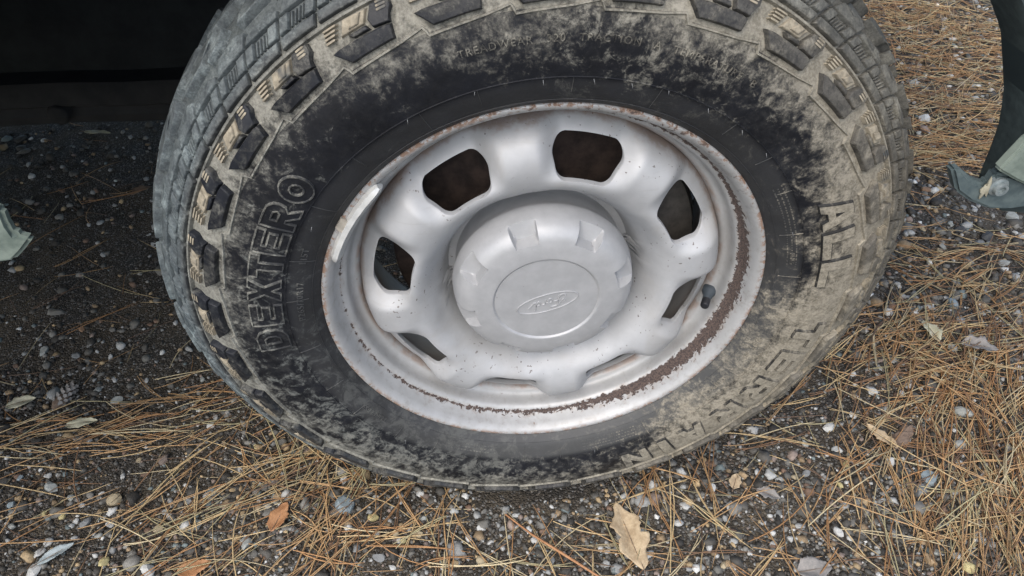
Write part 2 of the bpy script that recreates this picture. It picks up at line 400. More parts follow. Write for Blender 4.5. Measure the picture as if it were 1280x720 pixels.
def side_lug():
    bm = bmesh.new()
    # foot along the base and an upright to the shoulder edge
    add_block(bm, [(-.4, S(.3455)), (1.6, S(.3335)), (8.3, S(.3352)), (8.6, S(.3455)), (7.6, S(.3465)), (.9, S(.3465))], .0062)
    add_block(bm, [(6.2, S(.3471)), (8.65, S(.3461)), (8.8, S(.3510)), (9.5, S(.3550)), (9.5, S(.3612)), (7.0, S(.3615)), (5.9, S(.3530))], .0066)
    add_block(bm, [(3.3, S(.3472)), (5.8, S(.3472)), (5.4, S(.3515)), (2.6, S(.3508))], .0054)
    # facets packed with mud and the comb of short bars beside them
    add_block(bm, [(1.7, S(.3515)), (5.3, S(.3520)), (6.4, S(.3608)), (2.9, S(.3616))], .0036, midx=1)
    add_block(bm, [(3.0, S(.3530)), (4.7, S(.3530)), (5.7, S(.3600)), (4.2, S(.3605))], .0054, midx=1)
    for k in range(4):
        r = .3520 + k * .0025
        add_block(bm, [(-.5 + .12 * k, S(r)), (1.2 + .3 * k, S(r)), (1.25 + .3 * k, S(r + .0015)), (-.5 + .12 * k, S(r + .0015))], .0046, midx=1)
    for k in range(3):
        r = .3550 + k * .0022
        add_block(bm, [(7.4 + .1 * k, S(r)), (9.0 + .1 * k, S(r)), (9.0 + .1 * k, S(r + .0013)), (7.4 + .1 * k, S(r + .0013))], .0073, midx=1)
    me = bm_mesh('side_lug', bm); me.materials.append(MAT['rubber_lug']); me.materials.append(MAT['packed_mud']); return me
s1 = sE + .0035; sC = SL[-1]
def shoulder_block(kind):
    """tread block at the shoulder, split by its combs of sipes"""
    bm = bmesh.new(); hh = .0052
    L = .030 if kind == 0 else .036
    a0, a1 = (.1, 5.6) if kind == 0 else (6.2, 11.6)
    sk = 5.0                                           # slant of the block, degrees towards the crown
    def P(a, s): return (a + sk * (s / .04) ** 1.3 * .8, s1 + s)
    c0, c1 = .010, .022
    aw0, aw1 = a0 + 1.6, a1 - 1.5
    g = .06
    add_block(bm, [P(a0, 0), P(a1, 0), P(a1 + .2, c0 - .0008), P(a0, c0 - .0008)], hh)
    add_block(bm, [P(a0, c0), P(aw0 - g, c0), P(aw0 - g, c1), P(a0 - .1, c1)], hh)
    add_block(bm, [P(aw1 + g, c0), P(a1 + .2, c0), P(a1 + .3, c1), P(aw1 + g, c1)], hh)
    nb = 4; wa = (aw1 - aw0) / nb
    for k in range(nb): add_block(bm, [P(aw0 + k * wa + .1, c0 + .001), P(aw0 + (k + 1) * wa - .1, c0 + .001), P(aw0 + (k + 1) * wa - .1, c1 - .001), P(aw0 + k * wa + .1, c1 - .001)], hh - .0022, rnd=.0006, draft=.0003)
    am = (a0 + a1) / 2
    add_block(bm, [P(a0 - .1, c1 + .0008), P(a1 + .3, c1 + .0008), P(a1 + .2, L - .002), P(am + .9, L + .003), P(am, L - .003), P(a0 + .2, L)], hh)
    me = bm_mesh('tread_block', bm); me.materials.append(MAT['rubber_lug']); me.materials.append(MAT['packed_mud']); return me
def centre_block(kind):
    bm = bmesh.new(); hh = .0085
    o = s1 + (.040 if kind == 0 else .070); L = min(.026, sC - o - .002) if kind == 1 else .025
    b = 2.5 if kind == 0 else 8.5
    add_block(bm, [(b, o), (b + 5, o + .003), (b + 6.5, o + .013), (b + 9.0, o + L - .003), (b + 6.5, o + L), (b + 3.6, o + L - .006), (b + 1.4, o + .012)], hh)
    add_block(bm, [(b + 5.9, o - .002), (b + 8.6, o + .001), (b + 10.2, o + .014), (b + 8.2, o + .013), (b + 6.9, o + .008)], hh)
    me = bm_mesh('tread_block', bm); me.materials.append(MAT['rubber_lug']); me.materials.append(MAT['packed_mud']); return me
protos = [('side_lug', side_lug()), ('tread_block', shoulder_block(0)), ('tread_block', shoulder_block(1)), ('tread_block', centre_block(0)), ('tread_block', centre_block(1))]
LUG0 = 5.0
for nm, me in protos:
    for k in range(PITCHES):
        o = bpy.data.objects.new(nm, me); COL.objects.link(o); o.parent = tyre
        o.rotation_euler = (0, math.radians(LUG0 + k * PD), 0)
# groove bottoms between the shoulder blocks and the far half of the tread: one mirrored band of plain lugs
def inner_tread():
    bm = bmesh.new()
    for k in range(PITCHES):
        for a, o, L, wd in ((0, .010, .036, 5.2), (6.2, .006, .040, 5.0), (3, .050, .030, 7.5)):
            b = k * PD + a
            add_block(bm, [(b, s1 + o), (b + wd, s1 + o), (b + wd + 1.5, s1 + o + L), (b + 1.5, s1 + o + L)], .0085)
    for v in bm.verts: v.co.y = .214 - v.co.y
    me = bm_mesh('inner_tread', bm); me.materials.append(MAT['rubber_lug']); return me
it = link('inner_tread', inner_tread(), None, tyre)

# ---- ridges moulded on the sidewall
def strip(bm, path, wdt, h, closed=False):
    """raised rib along a path of (theta, s)"""
    n = len(path); rows = []
    R0 = .3
    for i in range(n):
        a = path[(i - 1) % n] if (closed or i > 0) else path[i]; b = path[(i + 1) % n] if (closed or i < n - 1) else path[i]
        d = np.array([(b[0] - a[0] + PI) % (2 * PI) - PI, 0]) * R0 + np.array([0, b[1] - a[1]]); L = np.linalg.norm(d) + 1e-9; d /= L
        q = np.array([-d[1], d[0]]) * wdt / 2
        t, s = path[i]
        rows.append([bm.verts.new(surf(t + q[0] / R0 * kx, s + q[1] * kx, z)) for kx, z in ((-1, -.0006), (-.45, h), (.45, h), (1, -.0006))])
    for i in range(n if closed else n - 1):
        a, b = rows[i], rows[(i + 1) % n]
        for j in range(3): bm.faces.new((a[j], a[j + 1], b[j + 1], b[j]))
def crenel():
    bm = bmesh.new(); path = []
    for k in range(PITCHES):
        b = LUG0 + k * PD
        for a, r in ((.6, .3282), (3.2, .3288), (6.0, .3298), (8.6, .3312), (11.0, .3338), (12.0, .3350)):
            path.append((PI / 2 - math.radians(b + a), S(r)))
        path.append((PI / 2 - math.radians(b + 12.35), S(.3318)))
    strip(bm, path, .0030, .0022, True)
    return bm_mesh('lug_border', bm)
link('lug_border', crenel(), MAT['rubber_letter'], tyre)
def rings():
    bm = bmesh.new(); ts = np.linspace(0, 2 * PI, 240, endpoint=False)
    strip(bm, [(-t, S(.2722)) for t in ts], .0016, .0008, True)
    strip(bm, [(-t, S(.2470)) for t in ts], .0014, .0005, True)
    strip(bm, [(-t, sE) for t in ts], .0042, .0040, True)
    me = bm_mesh('sidewall_rib', bm); return me
link('sidewall_rib', rings(), MAT['rubber'], tyre)
def seam_lines():
    bm = bmesh.new()
    for a in (-172, -158, -146, -132, -120, -107, -95, -84, -74, -58, -40, -30, -19, -6, 6, 20, 32, 43, 55, 71, 88, 104, 117, 131, 145, 160, 172):
        t = math.radians(a + random.uniform(-1.5, 1.5)); lo = random.choice((.250, .248, .256))
        strip(bm, [(t, S(r)) for r in np.linspace(lo, .2722, 5)], .0010, .0007)
    return bm_mesh('seam_line', bm)
link('seam_line', seam_lines(), MAT['rubber_letter'], tyre)['kind'] = 'stuff'
def spew():
    bm = bmesh.new()
    for a in (118, 105, 93, 84, 77, 70, 61, 52, 44, 150, 20, -75, -130):
        t = math.radians(a); r = random.choice((.2722, .270, .262)); p = np.array(surf(t, S(r), 0)); q = p + np.array([random.uniform(-.001, .001), -.004, -.003])
        d = .00035
        vs = [bm.verts.new(p + np.array(e)) for e in ((d, 0, 0), (-d, 0, d), (-d, 0, -d))]; e = bm.verts.new(q)
        for i in range(3): bm.faces.new((vs[i], vs[(i + 1) % 3], e))
    return bm_mesh('rubber_hair', bm)
simple('rubber_hair', (.16, .165, .165), .6)
link('rubber_hair', spew(), MAT['rubber_hair'], tyre)['kind'] = 'stuff'

# ---- raised lettering
def text_mesh(body, size, fill=True, offset=0.0, extrude=0.0, bevel=0.0, shear=0.0, space=1.0):
    c = bpy.data.curves.new('txt', 'FONT'); c.body = body; c.size = size; c.align_x = 'CENTER'; c.offset = offset; c.extrude = extrude; c.shear = shear
    c.space_character = space; c.resolution_u = 4
    c.fill_mode = 'BOTH' if fill else 'NONE'; c.bevel_depth = bevel; c.bevel_resolution = 0
    o = bpy.data.objects.new('txt', c); COL.objects.link(o)
    dg = bpy.context.evaluated_depsgraph_get(); me = bpy.data.meshes.new_from_object(o.evaluated_get(dg))
    bpy.data.objects.remove(o); bpy.data.curves.remove(c)
    return me
def wrap_text(me, theta, r, sx=1.0, h0=0.0, flip=False, sy=1.0):
    bm = bmesh.new(); bm.from_mesh(me)
    bmesh.ops.triangulate(bm, faces=bm.faces)
    s0 = S(r); sg = -1 if flip else 1
    for v in bm.verts:
        x, y, z = v.co
        v.co = surf(theta - sg * x * sx / r, s0 + sg * y * sy, z + h0)
    bmesh.ops.recalc_face_normals(bm, faces=bm.faces)
    bm.to_mesh(me); bm.free(); sharp(me, 30); return me
CIRC = lambda k, n=20: [(.5 + .5 * k * math.cos(2 * PI * i / n), .5 + .5 * k * math.sin(2 * PI * i / n)) for i in range(n)]
GLYPH = {'D': [[(0, 0), (.62, 0), (.88, .12), (1, .34), (1, .66), (.88, .88), (.62, 1), (0, 1)], [(.3, .25), (.3, .75), (.56, .75), (.68, .62), (.68, .38), (.56, .25)]],
         'E': [[(0, 0), (1, 0), (1, .24), (.32, .24), (.32, .38), (.9, .38), (.9, .62), (.32, .62), (.32, .76), (1, .76), (1, 1), (0, 1)]],
         'X': [[(0, 0), (.33, 0), (.5, .28), (.67, 0), (1, 0), (.68, .5), (1, 1), (.67, 1), (.5, .72), (.33, 1), (0, 1), (.32, .5)]],
         'T': [[(.34, 0), (.66, 0), (.66, .74), (1, .74), (1, 1), (0, 1), (0, .74), (.34, .74)]],
         'R': [[(0, 0), (.3, 0), (.3, .34), (.42, .34), (.66, 0), (1, 0), (.74, .37), (.95, .5), (1, .68), (.95, .86), (.75, 1), (0, 1)], [(.3, .57), (.3, .77), (.62, .77), (.70, .67), (.62, .57)]],
         'O': [CIRC(1), CIRC(.42, 12)],
         'A': [[(0, 0), (.28, 0), (.36, .2), (.64, .2), (.72, 0), (1, 0), (.68, 1), (.32, 1)], [(.42, .42), (.58, .42), (.5, .72)]],
         'L': [[(0, 0), (1, 0), (1, .26), (.34, .26), (.34, 1), (0, 1)]],
         'I': [[(0, 0), (1, 0), (1, 1), (0, 1)]],
         'N': [[(0, 0), (.28, 0), (.28, .55), (.70, 0), (1, 0), (1, 1), (.72, 1), (.72, .45), (.30, 1), (0, 1)]]}
from mathutils.geometry import tessellate_polygon
def big_letter(ch, deg, r, wdt, hgt_, body, rib, rw, mats=('rubber_letter', 'rubber')):
    """one moulded letter: a raised body with a rib along its outline; r is the letter's middle"""
    bm = bmesh.new(); t0 = math.radians(deg); s0 = S(r); loops = []
    for lp in GLYPH[ch]: loops.append(split_edges([((x - .5) * wdt, (y - .5) * hgt_) for x, y in lp], .004))
    def pt(q, h): return surf(t0 - q[0] / r, s0 + q[1], h)
    flat = [q for lp in loops for q in lp]
    top = [bm.verts.new(pt(q, body)) for q in flat]; low = [bm.verts.new(pt(q, -.0008)) for q in flat]
    for tri in tessellate_polygon([[Vector((q[0], q[1], 0)) for q in lp] for lp in loops]):
        try: bm.faces.new([top[i] for i in tri]).material_index = 1
        except ValueError: pass
    o_ = 0
    for lp in loops:
        n_ = len(lp)
        for i in range(n_): bm.faces.new((low[o_ + i], low[o_ + (i + 1) % n_], top[o_ + (i + 1) % n_], top[o_ + i]))
        o_ += n_
    for lp in loops: strip(bm, [(t0 - q[0] / r, s0 + q[1]) for q in lp], rw, rib, True)
    bmesh.ops.recalc_face_normals(bm, faces=bm.faces)
    me = bpy.data.meshes.new('letter'); bm.to_mesh(me); bm.free(); sharp(me, 30)
    me.materials.append(MAT[mats[0]]); me.materials.append(MAT[mats[1]])
    return link('letter', me, None, tyre, smooth=False)
for ch, a in zip('DEXTERO', (181.6, 174.6, 167.9, 161.6, 155.6, 149.2, 142.4)): big_letter(ch, a, .2915, .0275, .031, .0012, .0022, .0026)
for ch, a in zip('ALLTERRAIN', (22.5, 14.6, 7.0, -11.0, -20.0, -29.5, -39.5, -49.5, -57.6, -65.5)): big_letter(ch, a, .3050, .036 if ch != 'I' else .013, .031, .0030, .0024, .0040, ('rubber_edge_shade', 'rubber_letter'))
def small_text(body, deg, r, size, flip=False, mat='rubber_letter', h=.0005, space=1.1):
    me = text_mesh(body, size, True, 0, h, 0, 0, space); wrap_text(me, math.radians(deg), r, 1.0, .0004, flip)
    return link('lettering', me, MAT[mat], tyre, smooth=False)
small_text('TREADWEAR   320   TRACTION   A   TEMPERATURE   B', 81.5, .3045, .0088, mat='rubber_groove', space=1.2)
small_text('P265/70R17', 172.0, .2555, .0095, space=1.15); small_text('115T', 158.5, .2560, .0095)
small_text('TUBELESS', -143, .2540, .0085); small_text('DOT  0F', -19.0, .2560, .0088); small_text('CUFXO', -35, .2560, .0088); small_text('1516', -46, .2560, .0075)
small_text('BK', -1.5, .2600, .006); small_text('PLIES', 12, .2590, .0065)
def fine_print():
    """rows of moulded print too small to read: short dashes"""
    bm = bmesh.new()
    for a0, a1, rows in ((10, 34, 3), (-78, -62, 4), (-118, -104, 3)):
        for j in range(rows):
            r = .2525 + j * .0042 + (.004 if a0 == 10 else 0); a = a0
            while a < a1:
                wd = random.uniform(.25, .8)
                strip(bm, [(math.radians(a), S(r)), (math.radians(a + wd), S(r))], .0020, .0004); a += wd + random.uniform(.2, .5)
    return bm_mesh('fine_print', bm)
link('fine_print', fine_print(), MAT['rubber_letter'], tyre)['kind'] = 'stuff'

# ---- rim: flange, bead seat and barrel, all one pressing
RIMP = catmull([(.2335, .0165), (.2380, .0060), (.2391, .0015), (.2380, -.0012), (.2350, -.0014), (.2315, .0012), (.2285, .0065), (.2262, .0135), (.2240, .0195), (.2215, .0235), (.2175, .0262), (.2150, .0305),
                (.2135, .0400), (.2110, .0450), (.2055, .0490), (.2030, .0560), (.2020, .0700), (.2010, .0900), (.2050, .1300), (.2200, .1900), (.2350, .2150)], 5)
rim = link('rim', lathe_mesh('rim', [tuple(p) for p in RIMP], 256), MAT['rim_paint'], truck); rim.location = (0, 0, H)
rim['label'] = 'silver steel wheel rim with paint flaking to rust'
# ---- wheel disc with eight hand holes
HOLE0 = 32.0
PS = catmull([(.080, .078), (.104, .0775), (.1085, .0660), (.112, .0520), (.119, .0400), (.128, .0255), (.140, .0160), (.156, .0112), (.172, .0118), (.186, .0180), (.195, .0285), (.2010, .0425), (.2032, .0560)], 8)
PV = catmull([(.080, .078), (.104, .0775), (.1085, .0660), (.112, .0525), (.119, .0410), (.128, .0270), (.137, .0168), (.145, .0136), (.152, .0158), (.165, .0248), (.178, .0338), (.190, .0428), (.1985, .0510), (.2032, .0580)], 8)
def smooth01(t): t = min(1, max(0, t)); return t * t * (3 - 2 * t)
def disc_y(phi, r):
    """phi in degrees from the middle of a hand hole"""
    wv = 1 - smooth01((abs(phi) - 9.0) / 8.5)
    return float(np.interp(r, PS[:, 0], PS[:, 1]) * (1 - wv) + np.interp(r, PV[:, 0], PV[:, 1]) * wv)
def hole_outline(n=72):
    """rounded trapezoid in metres (across, r - .163), sampled by direction"""
    c = [(-.0290, -.0205), (.0290, -.0205), (.0395, .0170), (-.0395, .0170)]; rad = [.0125, .0125, .0125, .0125]
    pts = []
    for i in range(4):
        a, b, d = np.array(c[i - 1]), np.array(c[i]), np.array(c[(i + 1) % 4])
        e1 = (a - b) / np.linalg.norm(a - b); e2 = (d - b) / np.linalg.norm(d - b); R = rad[i]
        half = math.acos(e1 @ e2) / 2; L = R / math.tan(half); cc = b + (e1 + e2) / np.linalg.norm(e1 + e2) * R / math.sin(half)
        p0, p1 = b + e1 * L, b + e2 * L; t0 = math.atan2(*(p0 - cc)[::-1]); t1 = math.atan2(*(p1 - cc)[::-1]); dt = (t1 - t0 + PI) % (2 * PI) - PI
        for k in range(13): t = t0 + dt * k / 12; pts.append(cc + R * np.array([math.cos(t), math.sin(t)]))
    pts = np.array(pts); pts[:, 1] += .0045 * (1 - (pts[:, 0] / .04) ** 2) * (pts[:, 1] > 0)      # outer side bows with the rim
    return pts
def disc_mesh():
    ho = hole_outline(); r0, r1, ph = .080, .2032, 22.5; rc = .1675
    ang = np.arctan2(ho[:, 1], ho[:, 0])
    order = np.argsort(ang); aa, pp = ang[order], ho[order]
    rect = [(ph, r1), (-ph, r1), (-ph, r0), (ph, r0)]
    def sx(d): return math.radians(d) * rc
    corners = [math.atan2(r - rc, sx(d)) for d, r in rect]
    ts = np.unique(np.round(np.concatenate([np.linspace(-PI, PI, 97)[:-1]] + [[c] for c in corners]), 6))
    bm = bmesh.new(); m_ = 14
    for k8 in range(8):
        base = math.radians(HOLE0 + 45 * k8); cols = []
        for t in ts:
            d = np.array([math.cos(t), math.sin(t)])
            ext = np.concatenate([aa - 2 * PI, aa, aa + 2 * PI]); pe = np.concatenate([pp, pp, pp])
            hp = np.array([np.interp(t, ext, pe[:, 0]), np.interp(t, ext, pe[:, 1])])
            L = 1e9
            if abs(d[0]) > 1e-9: L = min(L, sx(ph) / abs(d[0]))
            if d[1] > 1e-9: L = min(L, (r1 - rc) / d[1])
            if d[1] < -1e-9: L = min(L, (r0 - rc) / d[1])
            op = d * L; col = []
            for j in range(-2, m_ + 1):
                u = max(0, j) / m_; u = u ** 1.35
                q = hp * (1 - u) + op * u; r = rc + q[1]; phi = math.degrees(q[0] / rc)
                y = disc_y(phi, r)
                if j == 0: y += .0002
                if j == -1: y += .0012
                if j == -2: y += .0070
                if j < 0: q = hp * (1 - .012 * 1); r = rc + q[1]; phi = math.degrees(q[0] / rc)
                th = base - math.radians(phi)
                col.append(bm.verts.new((r * math.cos(th), y, r * math.sin(th))))
            cols.append(col)
        for i in range(len(cols)):
            a, b = cols[i], cols[(i + 1) % len(cols)]
            for j in range(len(a) - 1): bm.faces.new((a[j], a[j + 1], b[j + 1], b[j]))
    bmesh.ops.remove_doubles(bm, verts=bm.verts, dist=.00008)
    bmesh.ops.recalc_face_normals(bm, faces=bm.faces)
    me = bpy.data.meshes.new('wheel_disc'); bm.to_mesh(me); bm.free(); sharp(me, 32); return me
disc = link('wheel_disc', disc_mesh(), MAT['disc_paint'], rim, smooth=False)
# back face of the pressing, seen through the holes as a dark edge
# ---- centre cap
CAPP = catmull([(.0960, .0820), (.0980, .0540), (.1010, .0420), (.1012, .0370), (.1000, .0290), (.0978, .0190), (.0930, .0100), (.0855, .0042), (.0760, .0017), (.0660, .0006), (.0605, .0003), (.0588, .0006), (.0578, .0016), (.0568, .0024), (.0556, .0022), (.0540, .0020), (.030, .0016), (.00002, .0014)], 6)
capP = np.array(CAPP)
def cap_mesh():
    """the dome with eight square notches pressed into its shoulder"""
    seg = 360; v = []; f = []; n = len(capP)
    for k in range(seg):
        th = 2 * PI * k / seg; dd = (math.degrees(th) - CAP0 + 22.5) % 45 - 22.5
        for r, y in capP:
            if r > .074 and y < .034:
                # notch: a flat-floored step with radial walls
                lim = 8.6 - (.101 - r) / .02 * .9
                wv = 1 - smooth01((abs(dd) - lim) / .7)
                if wv > 0:
                    floor_y = .0185 + (r - .0885) * .25
                    if r >= .0805: y = y * (1 - wv) + max(y, floor_y) * wv
            v.append((r * math.cos(th), y, r * math.sin(th)))
    for k in range(seg):
        k2 = (k + 1) % seg
        for i in range(n - 1): f.append((k * n + i, k * n + i + 1, k2 * n + i + 1, k2 * n + i))
    me = mesh_from('hub_cap', v, f)
    bm = bmesh.new(); bm.from_mesh(me); bmesh.ops.recalc_face_normals(bm, faces=bm.faces); bm.to_mesh(me); bm.free(); sharp(me, 28); return me
CAP0 = 16.0
cap = link('hub_cap', cap_mesh(), MAT['cap_paint'], truck, smooth=False); cap.location = (0, 0, H)
cap['label'] = 'grey domed hub cap with an oval script emblem'
# ---- oval emblem, upside down on the cap as the wheel has stopped
def tube_path(bm, pts, rad, closed=False, nsec=6):
    n = len(pts); rows = []
    P = [Vector(p) for p in pts]
    for i in range(n):
        a = P[(i - 1) % n] if closed or i > 0 else P[i]; b = P[(i + 1) % n] if closed or i < n - 1 else P[i]
        d = (b - a).normalized(); u = d.orthogonal() if abs(d.y) > .9 else d.cross(Vector((0, 1, 0))).normalized(); w_ = d.cross(u).normalized()
        rr = rad[i] if hasattr(rad, '__len__') else rad
        rows.append([bm.verts.new(P[i] + (u * math.cos(2 * PI * k / nsec) + w_ * math.sin(2 * PI * k / nsec)) * rr) for k in range(nsec)])
    for i in range(n if closed else n - 1):
        a, b = rows[i], rows[(i + 1) % n]
        for k in range(nsec): bm.faces.new((a[k], a[(k + 1) % nsec], b[(k + 1) % nsec], b[k]))
    if not closed: bm.faces.new(rows[0][::-1]); bm.faces.new(rows[-1])
EMB = Matrix.Translation((.001, .0012, -.0035)) @ Matrix.Rotation(-math.radians(180 + 17), 4, 'Y')
def oval_emblem():
    bm = bmesh.new(); a, b = .0345, .0122
    tube_path(bm, [(a * math.cos(t), 0, b * math.sin(t)) for t in np.linspace(0, 2 * PI, 72, endpoint=False)], .00070, True)
    # script strokes in millimetres (x right, z up) as one reads them
    st = [[(-13.5, 3.6), (-15.5, 2.2), (-14.6, .6), (-12.0, 2.4), (-8.0, 5.2), (-3.2, 5.6), (-1.6, 4.6)], [(-7.6, 4.8), (-9.4, 1.0), (-12.0, -3.6), (-15.5, -5.0), (-18.0, -3.6), (-17.0, -2.2)], [(-12.6, -.4), (-9.0, .4), (-5.6, .0)],
          [(-2.0, .6), (-4.6, -.4), (-5.0, -3.0), (-3.0, -3.6), (-1.0, -1.8), (-1.4, .4), (1.2, -.4)], [(1.4, .8), (1.8, -1.0), (.6, -3.6)], [(1.6, -1.2), (3.2, .6), (5.0, .4)],
          [(10.2, .4), (7.6, .2), (6.2, -2.2), (7.2, -3.6), (9.0, -2.4), (11.0, .8), (13.4, 5.2)], [(11.0, .8), (10.0, -2.6), (11.2, -3.6), (14.0, -2.0), (18.0, .6)]]
    for s_ in st:
        P = catmull(s_, 5) * .001 * np.array([1.22, 1.32])
        tube_path(bm, [(x, 0, z) for x, z in P], .00082)
    for v in bm.verts: v.co = EMB @ v.co
    return bm_mesh('oval_emblem', bm, 60)
link('oval_emblem', oval_emblem(), MAT['cap_paint'], cap)
# ---- valve, with its dust cap
def valve():
    th = math.radians(-12.5); base = Vector((.2085 * math.cos(th), .0465, .2085 * math.sin(th))); ax = Vector((-.45 * math.cos(th), -.82, -.45 * math.sin(th) - .12)).normalized()
    def turned(prof, name):
        u = ax.orthogonal().normalized(); w_ = ax.cross(u); bm = bmesh.new(); rows = []
        for h, r in prof: rows.append([bm.verts.new(base + ax * h + (u * math.cos(2 * PI * k / 20) + w_ * math.sin(2 * PI * k / 20)) * r) for k in range(20)])
        for a, b in zip(rows, rows[1:]):
            for k in range(20): bm.faces.new((a[k], a[(k + 1) % 20], b[(k + 1) % 20], b[k]))
        bm.faces.new(rows[-1]); return bm_mesh(name, bm, 40)
    st = link('valve_stem', turned([(-.006, .0085), (.002, .0085), (.004, .0078), (.007, .0060), (.016, .0048), (.0165, .0042), (.020, .0042)], 'valve_stem'), MAT['valve_rubber'], rim)
    link('valve_cap', turned([(.0165, .0044), (.0170, .0051), (.0270, .0050), (.0282, .0042), (.0284, .0030)], 'valve_cap'), MAT['black_rubber'], rim)
valve()
# ---- clip-on balance weight on the flange
def balance_weight():
    bm = bmesh.new(); sec = [(.2345, .0000), (.2325, -.0068), (.2275, -.0080), (.2225, .0005), (.2215, .0100), (.2268, .0115)]
    ts = np.linspace(math.radians(135.0), math.radians(160.5), 26); rows = []
    for i, t in enumerate(ts):
        e = min(i, len(ts) - 1 - i); k = 1 if e > 1 else (.86 if e == 1 else .55)
        c = np.mean(sec, axis=0); wob = 1 + .03 * math.sin(i * 1.7)
        rows.append([bm.verts.new(((c[0] + (r - c[0]) * k * wob) * math.cos(t), c[1] + (y - c[1]) * k * wob, (c[0] + (r - c[0]) * k * wob) * math.sin(t))) for r, y in sec])
    for a, b in zip(rows, rows[1:]):
        for k in range(6): bm.faces.new((a[k], a[(k + 1) % 6], b[(k + 1) % 6], b[k]))
    bm.faces.new(rows[0]); bm.faces.new(rows[-1])
    wgt = link('balance_weight', bm_mesh('balance_weight', bm, 30), MAT['weight_zinc'], rim)
    bm = bmesh.new()
    sec = [(.2300, -.0062), (.2345, -.0055), (.2395, -.0030), (.2408, .0030), (.2396, .0050), (.2380, -.0010), (.2340, -.0030)]
    rows = []
    for t in np.linspace(math.radians(147.0), math.radians(150.5), 4): rows.append([bm.verts.new((r * math.cos(t), y, r * math.sin(t))) for r, y in sec])
    for a, b in zip(rows, rows[1:]):
        for k in range(7): bm.faces.new((a[k], a[(k + 1) % 7], b[(k + 1) % 7], b[k]))
    bm.faces.new(rows[0]); bm.faces.new(rows[-1])
    link('weight_clip', bm_mesh('weight_clip', bm, 30), MAT['weight_clip'], rim)
balance_weight()
# ---- brake behind the holes
br = link('brake_disc', lathe_mesh('brake_disc', [(.060, .078), (.085, .080), (.092, .098), (.098, .104), (.165, .104), (.168, .106), (.168, .126), (.165, .128), (.06, .128)], 128), MAT['brake_rust'], truck); br.location = (0, 0, H); sharp(br.data, 30)
def caliper():
    bm = bmesh.new(); rows = []
    for t in np.linspace(math.radians(-32), math.radians(38), 14):
        rows.append([bm.verts.new((r * math.cos(t), y, r * math.sin(t))) for r, y in ((.120, .086), (.150, .078), (.182, .082), (.188, .10), (.188, .135), (.120, .135))])
    for a, b in zip(rows, rows[1:]):
        for k in range(6): bm.faces.new((a[k], a[(k + 1) % 6], b[(k + 1) % 6], b[k]))
    bm.faces.new(rows[0]); bm.faces.new(rows[-1]); return bm_mesh('brake_caliper', bm, 30)
simple('caliper_iron', (.045, .042, .040), .7, .2, (.085, .08, .072), 70, .4)
o = link('brake_caliper', caliper(), MAT['caliper_iron'], truck); o.location = (0, 0, H)

# ---- wheel arch and body shell
AC = (-.030, H)                                      # centre of the arch opening
ARC_T = [0, 13, 20, 30, 41, 90, 136, 150, 159, 167, 180]; ARC_R = [.503, .503, .514, .520, .512, .525, .530, .520, .510, .506, .506]
def arch_r(t):                                       # a touch wider at the rear (left) than at the front
    return float(np.interp(math.degrees(t), ARC_T, ARC_R))
def fender():
    """outer panel with the arch cut out: from the arch edge to a rectangle"""
    bm = bmesh.new(); ts = np.linspace(math.radians(171), math.radians(9), 60); inner = []; outer = []
    x0, x1, ztop, zbot = -1.25, .78, 1.06, H + .10
    for t in ts:
        r = arch_r(t); p = (AC[0] + r * math.cos(t), AC[1] + r * math.sin(t)); inner.append((p[0], max(p[1], zbot)))
        d = (math.cos(t), math.sin(t)); L = 9
        if d[0] < 0: L = min(L, (x0 - AC[0]) / d[0])
        if d[0] > 0: L = min(L, (x1 - AC[0]) / d[0])
        if d[1] > 0: L = min(L, (ztop - AC[1]) / d[1])
        q = (AC[0] + d[0] * L, max(AC[1] + d[1] * L, zbot)); outer.append(q)
    rows = []
    for (a, b) in zip(inner, outer):
        row = [bm.verts.new((a[0], .03, a[1])), bm.verts.new((a[0], -.014, a[1]))]
        for u in (.06, .4, 1.0): row.append(bm.verts.new((a[0] + (b[0] - a[0]) * u, -.020 - .02 * u * (1 - u), a[1] + (b[1] - a[1]) * u)))
        row.append(bm.verts.new((b[0], .02, b[1]))); rows.append(row)
    for a, b in zip(rows, rows[1:]):
        for k in range(len(a) - 1): bm.faces.new((a[k], a[k + 1], b[k + 1], b[k]))
    bmesh.ops.remove_doubles(bm, verts=bm.verts, dist=.0001)
    return bm_mesh('fender', bm, 35)
fd = link('fender', fender(), MAT['fender_paint'], truck, smooth=False); fd['label'] = 'dark fender round the wheel arch'
def arch_trim():
    """dull plastic lip along the arch edge"""
    bm = bmesh.new(); rows = []
    for t in np.linspace(math.radians(166), math.radians(14), 70):
        r = arch_r(t); c, s_ = math.cos(t), math.sin(t)
        rows.append([bm.verts.new((AC[0] + (r + dr) * c, y, AC[1] + (r + dr) * s_)) for dr, y in ((.0, .028), (-.004, .024), (-.004, -.020), (.0, -.026), (.030, -.030), (.034, -.024), (.034, -.010), (.004, -.010))])
    for a, b in zip(rows, rows[1:]):
        k = len(a)
        for i in range(k): bm.faces.new((a[i], a[(i + 1) % k], b[(i + 1) % k], b[i]))
    bm.faces.new(rows[0]); bm.faces.new(rows[-1]); return bm_mesh('arch_trim', bm, 35)
link('arch_trim', arch_trim(), MAT['fender_trim'], truck, smooth=False)
def box_mesh(name, x0, x1, y0, y1, z0, z1, bev=.006):
    bm = bmesh.new(); bmesh.ops.create_cube(bm, size=1)
    for v in bm.verts: v.co = ((x0 + x1) / 2 + v.co.x * (x1 - x0), (y0 + y1) / 2 + v.co.y * (y1 - y0), (z0 + z1) / 2 + v.co.z * (z1 - z0))
    bmesh.ops.bevel(bm, geom=list(bm.edges), offset=bev, segments=2, affect='EDGES'); return bm_mesh(name, bm, 35)
